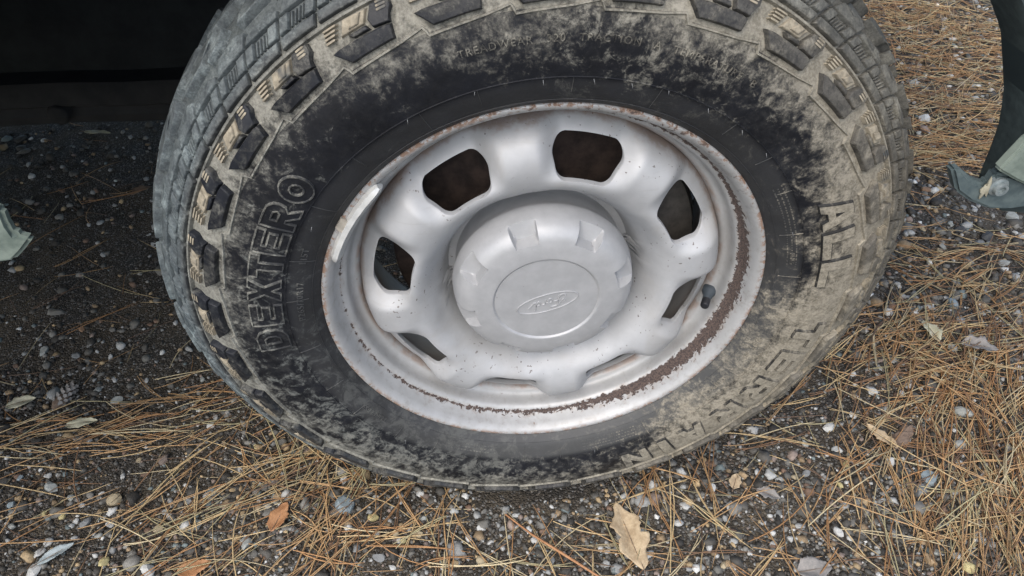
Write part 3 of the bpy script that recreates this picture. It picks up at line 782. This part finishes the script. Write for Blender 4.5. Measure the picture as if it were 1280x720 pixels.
link('hood_sky_block', box_mesh('hood_sky_block', -2.6, .78, -.03, 1.72, 1.062, 1.11, .015), MAT['fender_paint'], truck, smooth=False)  # unseen body slab, added overhead to block the sky
def liner():
    """plastic wheel-arch liner: a curved roof and an inner wall towards the rear"""
    bm = bmesh.new(); rows = []
    for t in np.linspace(math.radians(170), math.radians(58), 36):
        r = .545 + .010 * math.sin(t * 14) + .30 * smooth01((math.degrees(t) - 105) / 60); rows.append([bm.verts.new((AC[0] + r * math.cos(t), y, AC[1] + r * math.sin(t))) for y in (.03, .15, .3, .48)])
    for a, b in zip(rows, rows[1:]):
        for i in range(3): bm.faces.new((a[i], a[i + 1], b[i + 1], b[i]))
    back = [r_[3] for r_ in rows]; bot = [bm.verts.new((v.co.x, .485, min(v.co.z, H + .035))) for v in back]
    for i in range(len(back) - 1): bm.faces.new((back[i], back[i + 1], bot[i + 1], bot[i]))
    return bm_mesh('arch_liner', bm, 35)
link('arch_liner', liner(), MAT['liner_plastic'], truck, smooth=False)
def rail():
    """frame rail behind the wheel: a box section with a lower flange and a mount"""
    bm = bmesh.new(); sec = [(.47, H + .060), (.44, H + .062), (.432, H + .050), (.432, H + .030), (.445, H + .022), (.440, H + .010), (.445, H - .004), (.52, H - .006), (.525, H + .060)]
    xs = np.linspace(-2.4, .15, 30); rows = []
    for i, x in enumerate(xs): rows.append([bm.verts.new((x, y + .003 * math.sin(i), z + .002 * math.sin(i * 1.7))) for y, z in sec])
    for a, b in zip(rows, rows[1:]):
        k = len(a)
        for i in range(k): bm.faces.new((a[i], a[(i + 1) % k], b[(i + 1) % k], b[i]))
    bm.faces.new(rows[0]); bm.faces.new(rows[-1]); return bm_mesh('frame_rail', bm, 35)
link('frame_rail', rail(), MAT['underbody'], truck, smooth=False)
mt = link('rail_mount', lathe_mesh('rail_mount', [(.001, -.012), (.012, -.012), (.015, -.008), (.015, .012), (.020, .014), (.020, .02)], 24), MAT['underbody'], truck); mt.location = (-.655, .44, H + .018)
link('floor_pan', box_mesh('floor_pan', -2.6, .10, .50, 1.70, H + .02, H + .10, .01), MAT['underbody'], truck, smooth=False)
link('rocker_panel', box_mesh('rocker_panel', -2.6, -1.25, -.02, .10, H - .06, 1.05, .02), MAT['fender_paint'], truck, smooth=False)
link('far_side_shade', box_mesh('far_side_shade', -2.6, .40, 1.70, 1.75, .30, 1.05, .02), MAT['fender_paint'], truck, smooth=False)  # unseen far side of the truck, added low to darken the ground beneath
link('shade_board', box_mesh('shade_board', -2.4, -.70, -.13, .08, .32, .37, .012), MAT['liner_plastic'], truck, smooth=False)  # unseen board, added to keep light off the ground at the left
link('axle_housing', lathe_mesh('axle_housing', [(.001, .128), (.05, .13), (.052, .20), (.036, .24), (.036, 1.5), (.001, 1.5)], 32), MAT['underbody'], truck).location = (0, 0, H)
def extrude_px(name, px, y0, y1, mat, bev=.0025, label=None):
    """flat plate whose outline was read off the photograph in the plane y0, with a real thickness"""
    bm = bmesh.new(); P = [on_side(x, y, y0) for x, y in px]
    a = [bm.verts.new((p[0], y0, p[2])) for p in P]; b = [bm.verts.new((p[0], y1, p[2])) for p in P]; n = len(a)
    bm.faces.new(a); bm.faces.new(b[::-1])
    for i in range(n): bm.faces.new((a[i], b[i], b[(i + 1) % n], a[(i + 1) % n]))
    bmesh.ops.recalc_face_normals(bm, faces=bm.faces)
    bmesh.ops.bevel(bm, geom=list(bm.edges), offset=bev, segments=2, affect='EDGES')
    o = link(name, bm_mesh(name, bm, 35), mat, truck, smooth=False)
    if label: o['label'] = label
    return o
bk = extrude_px('fender_bracket', [(1190, 212), (1199, 210), (1207, 217), (1222, 229), (1236, 232), (1246, 217), (1266, 220), (1300, 234), (1320, 262), (1290, 259), (1262, 263), (1236, 262), (1212, 252), (1196, 240)], -.030, -.016, MAT['bracket_plastic'], .0030, 'dark grey hooked plastic bracket with a bolt')
extrude_px('bracket_plate', [(1249, 214), (1266, 196), (1285, 176), (1330, 150), (1340, 245), (1300, 240), (1270, 226)], -.038, -.026, MAT['dusty_plate'], .0025, 'pale dusty green plate')
def mud_blob():
    bm = bmesh.new(); bmesh.ops.create_icosphere(bm, subdivisions=3, radius=1); c = on_side(1233, 236, -.031)
    for v in bm.verts:
        k = 1 + .35 * math.sin(5 * v.co.x + 3 * v.co.z) + .25 * math.sin(9 * v.co.z + 4 * v.co.x); v.co = (c[0] + v.co.x * .0042 * k, c[1] + v.co.y * .002, c[2] + v.co.z * .0095 * k)
    return bm_mesh('dried_mud', bm, 60)
simple('dried_mud', (.26, .245, .18), .9, 0, (.36, .34, .26), 200, .6)
link('dried_mud', mud_blob(), MAT['dried_mud'], bk)
def bolt(px, py, y, rad, parent):
    c = on_side(px, py, y)
    me = lathe_mesh('bolt', [(.0005, -.004), (rad * .40, -.004), (rad * .42, -.0075), (rad * .66, -.0075), (rad * .70, -.004), (rad * .72, -.0025), (rad * 1.0, -.0018), (rad * 1.02, .004)], 28)
    sharp(me, 30); o = link('bolt', me, MAT['bolt_zinc'], parent, smooth=False); o.location = c; return o
bolt(1247, 233, -.031, .0095, bk)
extrude_px('fender_plate', [(-60, 250), (-20, 256), (2, 264), (10, 284), (18, 295), (40, 300), (28, 316), (17, 327), (-10, 331), (-60, 334)], -.034, -.022, MAT['dusty_plate'], .0035, 'pale dusty green plate at the rear of the arch')
extrude_px('bumper_end', [(1300, -60), (1290, 60), (1292, 150), (1290, 220), (1330, 262), (1700, 250), (1700, -60)], -.020, .03, MAT['fender_paint'], .004)

# ================================================================ LOOSE COVER
def in_tyre(x, y, z):
    r = np.hypot(x, z - H)
    return (r < .416) & (y > .0) & (y < .214) | (r < .40) & (y > -.028) & (y < .24)
ICO = bmesh.new(); bmesh.ops.create_icosphere(ICO, subdivisions=1, radius=1)
IV1 = np.array([v.co[:] for v in ICO.verts]); IF1 = np.array([[v.index for v in f.verts] for f in ICO.faces]); ICO.free()
ICO = bmesh.new(); bmesh.ops.create_icosphere(ICO, subdivisions=2, radius=1)
IV2 = np.array([v.co[:] for v in ICO.verts]); IF2 = np.array([[v.index for v in f.verts] for f in ICO.faces]); ICO.free()
PAL = np.array([(.040, .037, .031), (.078, .074, .064), (.125, .122, .108), (.21, .205, .185), (.33, .34, .33), (.55, .56, .54), (.30, .22, .13), (.40, .30, .17), (.17, .11, .075), (.24, .19, .16), (.16, .20, .20)])
PW = np.array([.22, .20, .16, .11, .075, .05, .055, .04, .045, .035, .03]); PW /= PW.sum()
def scatter_stones(n, area, size, V0, F0, name, weight=None, lift=.15):
    x = rng.uniform(area[0], area[1], n); y = rng.uniform(area[2], area[3], n)
    if weight is not None:
        k = rng.uniform(0, 1, n) < weight(x, y); x, y = x[k], y[k]
    s = size[0] * np.exp(rng.normal(0, size[1], len(x))); s = np.clip(s, size[0] * .45, size[0] * 3.2)
    z = hgt(x, y) + s * lift
    k = ~in_tyre(x, y, z); x, y, z, s = x[k], y[k], z[k], s[k]; n = len(x)
    sc = rng.uniform(.6, 1.25, (n, 3)); sc[:, 2] *= .75
    a = rng.uniform(0, 2 * PI, n); ca, sa = np.cos(a), np.sin(a)
    V = V0[None] * (1 + rng.uniform(-.34, .30, (n, len(V0)))[:, :, None]) * sc[:, None, :] * s[:, None, None]
    tx = rng.uniform(-.5, .5, n)
    yy = V[:, :, 1] * np.cos(tx)[:, None] - V[:, :, 2] * np.sin(tx)[:, None]; zz = V[:, :, 1] * np.sin(tx)[:, None] + V[:, :, 2] * np.cos(tx)[:, None]
    X = V[:, :, 0] * ca[:, None] - yy * sa[:, None] + x[:, None]; Y = V[:, :, 0] * sa[:, None] + yy * ca[:, None] + y[:, None]; Z = zz + z[:, None]
    VV = np.stack([X, Y, Z], -1).reshape(-1, 3)
    FF = (F0[None] + (np.arange(n) * len(V0))[:, None, None]).reshape(-1, 3)
    ci = rng.choice(len(PAL), n, p=PW); c = PAL[ci] * rng.uniform(.7, 1.25, (n, 1)); cc = np.repeat(c, len(V0), 0)
    return VV, FF, cc
def project(x, y, z):
    d = np.stack([x - CAMPOS[0], y - CAMPOS[1], z - CAMPOS[2]], -1) @ RWC
    return 640 + FPX * d[:, 0] / -d[:, 2], 360 - FPX * d[:, 1] / -d[:, 2]
def in_view(x, y):
    px, py = project(x, y, hgt(x, y)); return (px > -130) & (px < 1410) & (py > -110) & (py < 850)
def patchy(x, y):
    q = np.sin(7.3 * x + 3.1 * y + .7) * np.sin(5.1 * y * 2 - 4.2 * x + 1.9) + .6 * np.sin(17 * x - 9 * y) * np.sin(14 * y + 6 * x + .5)
    k = np.clip(.62 + .55 * q, .12, 1.0)
    return k * np.where((x < -.22) & (y > .08), .35, 1.0)
def gravel():
    parts = [scatter_stones(60000, (-.95, .95, -.32, .35), (.0024, .38), IV1, IF1, 'a', lambda x, y: in_view(x, y) * .75 * (.35 + .65 * patchy(x, y))),
             scatter_stones(26000, (-.95, .95, -.32, .45), (.0040, .40), IV2, IF2, 'b', lambda x, y: in_view(x, y) * .42 * patchy(x, y), .05),
             scatter_stones(3000, (-.95, 1.1, -.32, .6), (.0070, .22), IV2, IF2, 'c', lambda x, y: in_view(x, y) * .30 * patchy(x, y)),
             scatter_stones(60000, (-1.9, 2.3, .35, 2.5), (.0048, .42), IV1, IF1, 'd', lambda x, y: in_view(x, y) * np.where(x < -.2, .22, .75)),
             scatter_stones(2500, (-1.9, 2.3, .3, 2.5), (.0100, .25), IV1, IF1, 'e', lambda x, y: in_view(x, y) * np.where(x < -.2, .10, .35))]
    V = []; F = []; C = []; o = 0
    for v, f, c in parts: V.append(v); F.append(f + o); C.append(c); o += len(v)
    g = link('gravel', np_mesh('gravel', np.concatenate(V), np.concatenate(F), np.concatenate(C)), MAT['gravel_stone'], None, False)
    g['kind'] = 'stuff'; tag(g, 'loose dark and pale gravel covering the damp ground', 'gravel')
gravel()

# ---- pine needles: fallen in drifts; each drift is (photo pixel, spread in metres, count, lie in degrees, scatter of the lie, length)
NEEDLE_COL = np.array([(.47, .295, .140), (.55, .41, .215), (.38, .205, .085), (.22, .125, .065), (.56, .47, .29), (.42, .37, .21), (.15, .095, .06)])
DRIFTS = [
    (1235, 440, .16, .13, 420, 38, 28, .17), (1180, 470, .14, .10, 260, 20, 40, .16), (1270, 560, .12, .12, 300, 65, 25, .18), (1240, 640, .12, .10, 260, 55, 25, .18), (1120, 430, .10, .08, 150, 15, 40, .15),
    (1270, 690, .10, .08, 160, 50, 22, .17), (1190, 590, .08, .10, 60, 50, 40, .16), (1085, 560, .12, .06, 70, -20, 40, .17), (1090, 690, .16, .08, 110, 0, 70, .17),
    (900, 670, .16, .08, 130, 15, 75, .16), (820, 610, .10, .05, 70, 80, 50, .15), (720, 660, .16, .07, 70, -40, 60, .16), (640, 700, .16, .06, 80, 20, 60, .17),
    (480, 650, .13, .07, 150, 50, 40, .16), (390, 620, .12, .07, 170, 45, 35, .17), (330, 590, .11, .07, 150, 30, 40, .17), (270, 650, .14, .07, 150, 35, 45, .17), (430, 580, .10, .04, 90, 60, 60, .13),
    (190, 520, .12, .035, 110, 12, 14, .17), (60, 560, .12, .04, 120, -3, 14, .17), (250, 490, .06, .03, 60, 10, 20, .15), (130, 690, .14, .05, 60, -10, 40, .16), (60, 650, .14, .06, 30, 30, 60, .15),
    (130, 290, .25, .18, 40, 10, 60, .16), (100, 420, .20, .10, 22, 20, 60, .15),
    (1180, 40, .22, .22, 700, 10, 50, .16), (1160, 120, .16, .12, 420, 10, 40, .16), (1210, 170, .16, .10, 420, 0, 40, .15), (1110, 20, .20, .20, 500, 30, 50, .16), (1240, 90, .22, .16, 240, -10, 50, .16),
    (1175, 195, .14, .05, 160, -10, 30, .14), (1170, 330, .10, .07, 60, -20, 40, .14), (1250, 330, .12, .07, 110, 5, 40, .15), (1150, 270, .14, .06, 24, -20, 60, .14), (1270, 20, .3, .3, 200, 10, 60, .16)]
def needles():
    SEG = 6; KS = 4; V = []; F = []; C = []; o = 0
    def one(x, y, a, L, base, col, wid):
        nonlocal o
        bend = rng.normal(0, .35); tilt = rng.normal(0, .02); t = np.linspace(-.5, .5, SEG + 1)
        ang = a + bend * t * 1.2; dx = np.cumsum(np.cos(ang)) * L / (SEG + 1); dy = np.cumsum(np.sin(ang)) * L / (SEG + 1)
        X = x + dx - dx.mean(); Y = y + dy - dy.mean()
        lo = hgt(X, Y).max() * .5 + hgt(X, Y) * .5
        Z = lo + base + tilt * t * L * 3 + .003 * rng.normal() * (t * 2) ** 2
        Z = np.maximum(Z, hgt(X, Y) + .0012)
        if in_tyre(X, Y, Z).any(): return
        wd = wid * np.array([.75] + [1] * (SEG - 2) + [.8, .3])[:SEG + 1]
        nx, ny = -np.sin(ang), np.cos(ang)
        ring = [np.stack([X + nx * wd * c, Y + ny * wd * c, Z + wd * s_], -1) for c, s_ in ((1, 0), (0, .8), (-1, 0), (0, -.8))]
        V.append(np.stack(ring, 1).reshape(-1, 3))
        f = []
        for i in range(SEG):
            for k in range(KS):
                p, q = i * KS + k, i * KS + (k + 1) % KS; f += [(p, q, q + KS), (p, q + KS, p + KS)]
        F.append(np.array(f) + o); C.append(np.repeat(col[None], (SEG + 1) * KS, 0)); o += (SEG + 1) * KS
    for px, py, sx, sy, n, lie, sp, L in DRIFTS:
        c = on_ground(px, py)
        for _ in range(int(n * ((.42 if px > 1090 else .27) if py > 380 else .58))):
            x, y = c[0] + rng.normal(0, sx * .85), c[1] + rng.normal(0, sy * .85)
            a = math.radians(lie + rng.normal(0, sp)); col = NEEDLE_COL[rng.choice(len(NEEDLE_COL), p=(.26, .20, .18, .10, .10, .10, .06))] * rng.uniform(.75, 1.15)
            b = abs(rng.normal(0, .006)) + .0035; ll = L * rng.uniform(.55, 1.15)
            k = 2 if rng.uniform() < .45 else 1                       # needles fall in pairs from one sheath
            for j in range(k): one(x, y, a + j * rng.uniform(.02, .12), ll, b, col, rng.uniform(.00065, .00110))
    for _ in range(700):
        px, py = rng.uniform(-40, 1320), rng.uniform(-20, 760); c = on_ground(px, py)
        if c[1] > 2.6: continue
        one(c[0], c[1], rng.uniform(0, PI), .12 * rng.uniform(.4, 1.2), .003, NEEDLE_COL[rng.integers(0, 7)] * rng.uniform(.6, 1.1), rng.uniform(.0005, .0009))
    g = link('pine_needles', np_mesh('pine_needles', np.concatenate(V), np.concatenate(F), np.concatenate(C)), MAT['dry_needle'])
    g['kind'] = 'stuff'; tag(g, 'dry orange-brown pine needles strewn in drifts over the gravel', 'pine needles')
needles()

# ---- larger pebbles, one by one
PEB = {}
def pebble_mesh(seed):
    if seed in PEB: return PEB[seed].copy()
    r_ = np.random.default_rng(seed); bm = bmesh.new(); bmesh.ops.create_icosphere(bm, subdivisions=2, radius=1)
    pl = [(Vector(r_.normal(size=3)).normalized(), r_.uniform(.45, .85)) for _ in range(9)]
    for v in bm.verts:
        p = v.co.copy()
        for n_, d in pl:
            e = p.dot(n_)
            if e > d: p -= n_ * (e - d) * .96
        v.co = p
    PEB[seed] = bm_mesh('pebble', bm, 22); return PEB[seed].copy()
STONE = {'white': (.50, .51, .49), 'pale': (.33, .35, .33), 'blue': (.22, .27, .29), 'grey': (.20, .21, .21), 'tan': (.38, .32, .21), 'yellow': (.46, .40, .20), 'brown': (.24, .15, .09), 'dark': (.06, .063, .065)}
for k, c in STONE.items(): simple('stone_' + k, tuple(q * .72 for q in c), .75, 0, c, 160, .35)
SLAB = {'white': 'small white pebble lying loose on the dark gravel', 'pale': 'small pale grey pebble lying loose on the dark gravel', 'blue': 'small blue-grey pebble lying loose on the dark gravel', 'grey': 'small mid-grey pebble lying loose on the dark gravel',
        'tan': 'small tan pebble lying loose on the dark gravel', 'yellow': 'small yellowish pebble lying loose on the dark gravel', 'brown': 'small brown pebble lying loose on the dark gravel', 'dark': 'small dark grey pebble lying loose on the gravel'}
PEBBLES = [  # photo pixel, width in photo pixels, colour, optional own label
    (50, 433, 16, 'pale'), (134, 440, 9, 'white'), (90, 437, 13, 'grey'), (62, 604, 20, 'pale'), (140, 621, 24, 'tan', 'rounded tan pebble between the drifts of needles, the widest of its colour'), (85, 617, 13, 'pale'), (40, 712, 22, 'white'), (183, 709, 22, 'white'), (52, 637, 10, 'yellow'),
    (10, 625, 13, 'blue'), (143, 495, 16, 'pale'), (108, 546, 11, 'white'), (118, 480, 12, 'pale'), (72, 640, 12, 'yellow'), (12, 655, 12, 'pale'), (45, 688, 16, 'white'), (128, 700, 18, 'yellow'), (102, 648, 16, 'grey'), (132, 650, 13, 'white'), (118, 664, 12, 'pale'),
    (240, 500, 8, 'white'), (250, 468, 9, 'pale'), (170, 570, 9, 'tan'), (318, 553, 10, 'yellow'), (300, 560, 11, 'pale'), (297, 582, 10, 'white'), (245, 652, 13, 'pale'), (196, 656, 14, 'tan'), (305, 677, 22, 'pale'), (210, 640, 11, 'white'),
    (467, 646, 15, 'yellow'), (435, 632, 34, 'blue', 'large blue-grey stone half buried among needles near the tyre'), (470, 622, 13, 'pale'), (526, 617, 13, 'white'), (495, 668, 12, 'tan'), (445, 686, 15, 'grey'), (472, 696, 18, 'grey'), (490, 708, 12, 'white'), (525, 668, 13, 'tan'), (505, 676, 10, 'yellow'),
    (600, 660, 12, 'white'), (644, 644, 11, 'white'), (560, 650, 10, 'dark'), (602, 700, 15, 'tan'), (637, 690, 10, 'pale'), (627, 660, 10, 'grey'), (690, 700, 11, 'grey'), (550, 700, 12, 'pale'), (575, 690, 11, 'dark'), (530, 650, 10, 'pale'),
    (890, 611, 15, 'white'), (918, 604, 13, 'tan'), (1035, 537, 17, 'white', 'white rounded pebble lying just clear of the tyre on bare gravel'), (1065, 519, 14, 'white'), (1046, 565, 16, 'white'), (1005, 556, 13, 'pale'), (1088, 488, 18, 'white'), (1108, 512, 14, 'pale'), (1128, 492, 10, 'white'), (1048, 610, 11, 'yellow'), (1056, 583, 9, 'yellow'),
    (1205, 515, 22, 'pale'), (1200, 558, 20, 'pale'), (1162, 598, 30, 'blue', 'big blue-grey pebble at the edge of the needle drift, the larger of two'), (1148, 615, 24, 'grey', 'mid-grey stone touching a bigger blue-grey one'), (1113, 578, 17, 'white'), (1180, 550, 11, 'white'), (1160, 522, 12, 'pale'), (1150, 525, 10, 'tan'),
    (1245, 610, 24, 'tan'), (1212, 708, 22, 'yellow', 'big yellowish pebble beside the dense needle drift'), (1198, 695, 14, 'white'), (1173, 689, 14, 'pale'), (1172, 676, 9, 'yellow'), (1098, 690, 9, 'pale'), (1049, 665, 15, 'white'), (1064, 673, 10, 'white'), (989, 672, 12, 'white'), (968, 678, 10, 'white'), (1004, 675, 9, 'pale'), (1120, 650, 11, 'pale'),
    (1071, 630, 13, 'grey'), (1082, 628, 11, 'tan'), (1008, 594, 13, 'grey'), (993, 598, 10, 'tan'), (1015, 605, 9, 'pale'), (938, 690, 9, 'white'), (905, 705, 11, 'tan'), (975, 640, 9, 'grey'), (868, 660, 10, 'pale'), (1110, 640, 12, 'grey'), (1150, 640, 9, 'white'),
    (1155, 145, 20, 'white', 'lumpy bright white stone on bare dark ground behind the tyre'), (1146, 130, 10, 'white'), (1150, 160, 9, 'pale'), (1192, 48, 12, 'white'), (1258, 80, 12, 'white'), (1225, 102, 10, 'white'), (1190, 90, 9, 'white'), (1240, 100, 9, 'white'), (1196, 66, 9, 'white'), (1222, 118, 12, 'pale'), (1160, 235, 17, 'brown', 'brown rounded stone between the tyre and the hooked bracket'), (1176, 232, 14, 'tan'),
    (1190, 380, 20, 'blue', 'rough blue-grey stone lying in the needles beside the tyre'), (1200, 285, 16, 'dark'), (1235, 295, 18, 'dark'), (1180, 305, 12, 'pale'), (1258, 325, 15, 'pale'), (1270, 288, 9, 'white'), (1175, 310, 12, 'tan'), (1190, 278, 10, 'pale'), (1265, 268, 18, 'pale'), (1205, 258, 12, 'grey'), (1225, 300, 14, 'grey'), (1172, 282, 8, 'white'), (1155, 283, 9, 'tan'),
    (190, 300, 11, 'white', 'lone white pebble in the dark under the truck'), (100, 405, 12, 'brown'), (20, 590, 10, 'blue'), (180, 470, 8, 'white'), (150, 590, 8, 'white')]
for i, q in enumerate(PEBBLES):
    px, py, wpx, colr = q[:4]; c = on_ground(px, py, .004); depth = -((c - CAMPOS) @ RWC)[2]
    s_ = wpx / FPX * depth / 2 * .95
    zz = float(hgt(c[0], c[1])) + s_ * .25
    if in_tyre(np.array([c[0]]), np.array([c[1]]), np.array([zz])).any(): continue
    if q[:2] not in PEB: me = pebble_mesh(i % 9)
    o = link('pebble', me, MAT['stone_' + colr], None, False); o.location = (c[0], c[1], zz)
    o.scale = (s_ * random.uniform(.95, 1.25), s_ * random.uniform(.8, 1.0), s_ * random.uniform(.55, .8)); o.rotation_euler = (random.uniform(-.3, .3), random.uniform(-.3, .3), random.uniform(0, 6.28))
    if len(q) > 4: tag(o, q[4], 'pebble')
    else:
        nm = {'pale': 'pale grey', 'blue': 'blue-grey', 'grey': 'mid-grey', 'dark': 'dark grey', 'yellow': 'yellowish'}.get(colr, colr)
        if py < 260 and px > 1000: where = 'on the needle-strewn ground beyond the tyre'
        elif py < 420 and px > 1000: where = 'on gravel below the hooked bracket'
        elif px > 1100: where = 'at the edge of the dense needle drift'
        elif px > 860: where = 'on gravel between the tyre and the dense needle drift'
        elif px > 410: where = 'on gravel in front of the tyre near the long tan leaf'
        elif py > 590: where = 'on gravel near the narrow blue-grey leaf'
        else: where = 'on dark soil near the pine cone'
        tag(o, 'small %s pebble %s' % (nm, where), 'pebble', '%s pebbles %s' % (nm, where))

# ---- dead leaves
def leaf_mat(name, c1, c2):
    n = N(name); v = n.pos(); a = n.noise(60, v, 5, .65); b = n.noise(300, v, 3)
    n.set(Base_Color=n.mix(n.step(n.math('ADD', a, n.math('MULTIPLY', n.math('SUBTRACT', b, .5), .4)), .3, .7), c1, c2), Roughness=.7).bump(b, .3, .0008); MAT[name] = n.m
leaf_mat('leaf_tan', (.33, .245, .15), (.50, .40, .26)); leaf_mat('leaf_orange', (.26, .12, .05), (.40, .21, .10)); leaf_mat('leaf_pale', (.40, .39, .27), (.55, .52, .38)); leaf_mat('leaf_grey', (.17, .165, .155), (.27, .25, .23)); leaf_mat('leaf_brown', (.10, .07, .05), (.19, .135, .095)); leaf_mat('leaf_bluegrey', (.22, .27, .28), (.34, .39, .40))
def leaf(px, py, Lpx, wratio, deg, mat, lobes, label, seed, lift=.008):
    r_ = np.random.default_rng(seed); c = on_ground(px, py, .008); depth = -((c - CAMPOS) @ RWC)[2]; L = Lpx / FPX * depth
    n = 26; bm = bmesh.new(); rows = []
    for i in range(n + 1):
        t = i / n; wd = math.sin(PI * min(1, t * 1.0 + .0)) ** .75 * (1 - .35 * t) * wratio * L * .5
        wl = wd * (1 + lobes * math.sin(t * 19 + seed) + .08 * r_.normal()) + .0006; wr = wd * (1 + lobes * math.sin(t * 17 + 2 + seed) + .08 * r_.normal()) + .0006
        row = []
        for k in range(-4, 5):
            u = k / 4; xx = (t - .5) * L; yy = u * (wl if u < 0 else wr)
            zz = lift + .30 * abs(yy) * (1 + .4 * math.sin(seed)) + .10 * L * (t - .5) ** 2 * math.sin(seed * 2 + 1) + .02 * L * math.sin(7 * t + 3 * u + seed) - (.0006 if k == 0 else 0)
            row.append(bm.verts.new((xx, yy, zz)))
        rows.append(row)
    for a, b in zip(rows, rows[1:]):
        for k in range(8): bm.faces.new((a[k], a[k + 1], b[k + 1], b[k]))
    root = empty('dead_leaf', (c[0], c[1], float(hgt(c[0], c[1])))); root.rotation_euler = (0, 0, math.radians(deg)); tag(root, label, 'leaf')
    o = link('blade', bm_mesh('blade', bm, 70), MAT[mat], root); so = o.modifiers.new('t', 'SOLIDIFY'); so.thickness = .0005
    bm = bmesh.new(); tube_path(bm, [(-.5 * L - .18 * L * u, .01 * L * math.sin(3 * u), lift + .025 * L * (1 - u)) for u in np.linspace(1, 0, 6)] + [(-.5 * L + L * u, 0, lift + .10 * L * (u - .5) ** 2 * math.sin(seed * 2 + 1) + .0004) for u in (.15, .3, .5, .7)], [.0007] * 6 + [.0006, .0005, .0004, .0003], False, 5)
    link('stalk', bm_mesh('stalk', bm, 70), MAT['leaf_brown'], root)
leaf(786, 668, 95, .46, 100, 'leaf_tan', .22, 'long curled tan leaf lying in front of the tyre, the largest leaf', 1, .012)
leaf(1160, 420, 36, .55, 95, 'leaf_pale', .12, 'small pale yellow leaf in the needles beside the tyre', 2, .016)
leaf(350, 648, 42, .60, 70, 'leaf_orange', .10, 'orange-brown leaf propped among crossing needles', 3, .012)
leaf(240, 706, 42, .62, 15, 'leaf_orange', .12, 'orange leaf lying flat on gravel among the needles', 4)
leaf(100, 526, 38, .45, 8, 'leaf_pale', .10, 'pale straw leaf caught in the flat needle drift', 5, .014)
leaf(22, 497, 34, .60, 20, 'leaf_pale', .08, 'pale green-grey leaf beside the pine cone', 6, .010)
leaf(68, 690, 44, .38, 35, 'leaf_bluegrey', .05, 'narrow blue-grey leaf among white pebbles', 7, .010)
leaf(1222, 436, 44, .60, -20, 'leaf_grey', .22, 'crumpled grey leaf in the needles', 8, .016)
leaf(1018, 712, 46, .75, 5, 'leaf_grey', .10, 'round grey-brown leaf lying flat on gravel', 9, .010)
leaf(1100, 548, 44, .40, 120, 'leaf_tan', .15, 'curled tan leaf standing beside dark bark', 10, .012)
leaf(918, 604, 24, .70, 60, 'leaf_tan', .12, 'little tan leaf scrap by a white pebble near the tyre', 11, .008)
leaf(120, 162, 34, .28, -10, 'leaf_pale', .10, 'pale narrow leaf in the dark under the truck', 12, .006)
leaf(960, 618, 30, .6, -30, 'leaf_grey', .15, 'small grey leaf under the thin needles near the tyre', 13, .008)
leaf(175, 235, 26, .6, 40, 'leaf_brown', .15, 'brown leaf on the ground under the truck', 14, .006)

# ---- pine cone and bark
def pine_cone(px, py, L, deg, label, mat1):
    c = on_ground(px, py, .01); root = empty('pine_cone', (c[0], c[1], float(hgt(c[0], c[1])) + L * .20)); root.rotation_euler = (math.radians(8), math.radians(6), math.radians(deg)); tag(root, label, 'pine cone')
    bm = bmesh.new(); tube_path(bm, [(L * (t - .5), 0, 0) for t in np.linspace(0, 1, 7)], [.06 * L, .16 * L, .20 * L, .19 * L, .15 * L, .10 * L, .03 * L], False, 10); link('core', bm_mesh('core', bm, 50), MAT['leaf_brown'], root)
    bm = bmesh.new(); s_ = L * .13
    V = [(0, 0, 0), (s_, -.55 * s_, .75 * s_), (s_ * 1.25, 0, 1.0 * s_), (s_, .55 * s_, .75 * s_), (s_ * .95, 0, .62 * s_)]; vs = [bm.verts.new(v) for v in V]
    for f in ((0, 1, 2), (0, 2, 3), (0, 4, 1), (0, 3, 4), (1, 4, 2), (2, 4, 3)): bm.faces.new([vs[k] for k in f])
    me = bm_mesh('scale', bm, 20); me.materials.append(mat1)
    for k in range(46):
        t = .06 + .86 * k / 45; R = L * .19 * math.sin(PI * min(1, t * .85 + .14)) ** .8; a = k * 2.39996
        o = bpy.data.objects.new('scale', me); COL.objects.link(o); o.parent = root
        o.location = (L * (t - .5), R * .75 * math.cos(a), R * .75 * math.sin(a)); o.rotation_euler = (a - PI / 2, 0, 0)
pine_cone(75, 490, .052, 75, 'weathered grey pine cone on dark damp soil', MAT['leaf_grey'])
def bark():
    c = on_ground(1128, 545, .01); bm = bmesh.new(); bmesh.ops.create_icosphere(bm, subdivisions=3, radius=1)
    for v in bm.verts:
        k = 1 + .18 * math.sin(9 * v.co.x + 4 * v.co.y) + .12 * math.sin(17 * v.co.y + 5 * v.co.z); v.co = (v.co.x * .030 * k, v.co.y * .011 * k, v.co.z * .007 * k)
    o = link('bark_piece', bm_mesh('bark_piece', bm, 25), MAT['leaf_brown'], None, False); o.location = (c[0], c[1], float(hgt(c[0], c[1])) + .007); o.rotation_euler = (.1, .05, math.radians(35))
    tag(o, 'dark brown piece of bark on bare gravel between tyre and needles', 'bark')
bark()
def stick():
    a = on_ground(600, 525 + 140, .016); bm = bmesh.new()
    P = [on_ground(x, y, z) for x, y, z in ((632, 643, .014), (665, 668, .016), (700, 690, .018), (735, 712, .016), (770, 735, .012))]
    tube_path(bm, [tuple(p - P[0]) for p in P], [.0014, .0017, .0018, .0017, .0012], False, 6)
    o = link('dry_stalk', bm_mesh('dry_stalk', bm, 60), MAT['leaf_orange'], None); o.location = P[0]; tag(o, 'long straight reddish stalk lying across gravel before the tyre', 'twig')
stick()
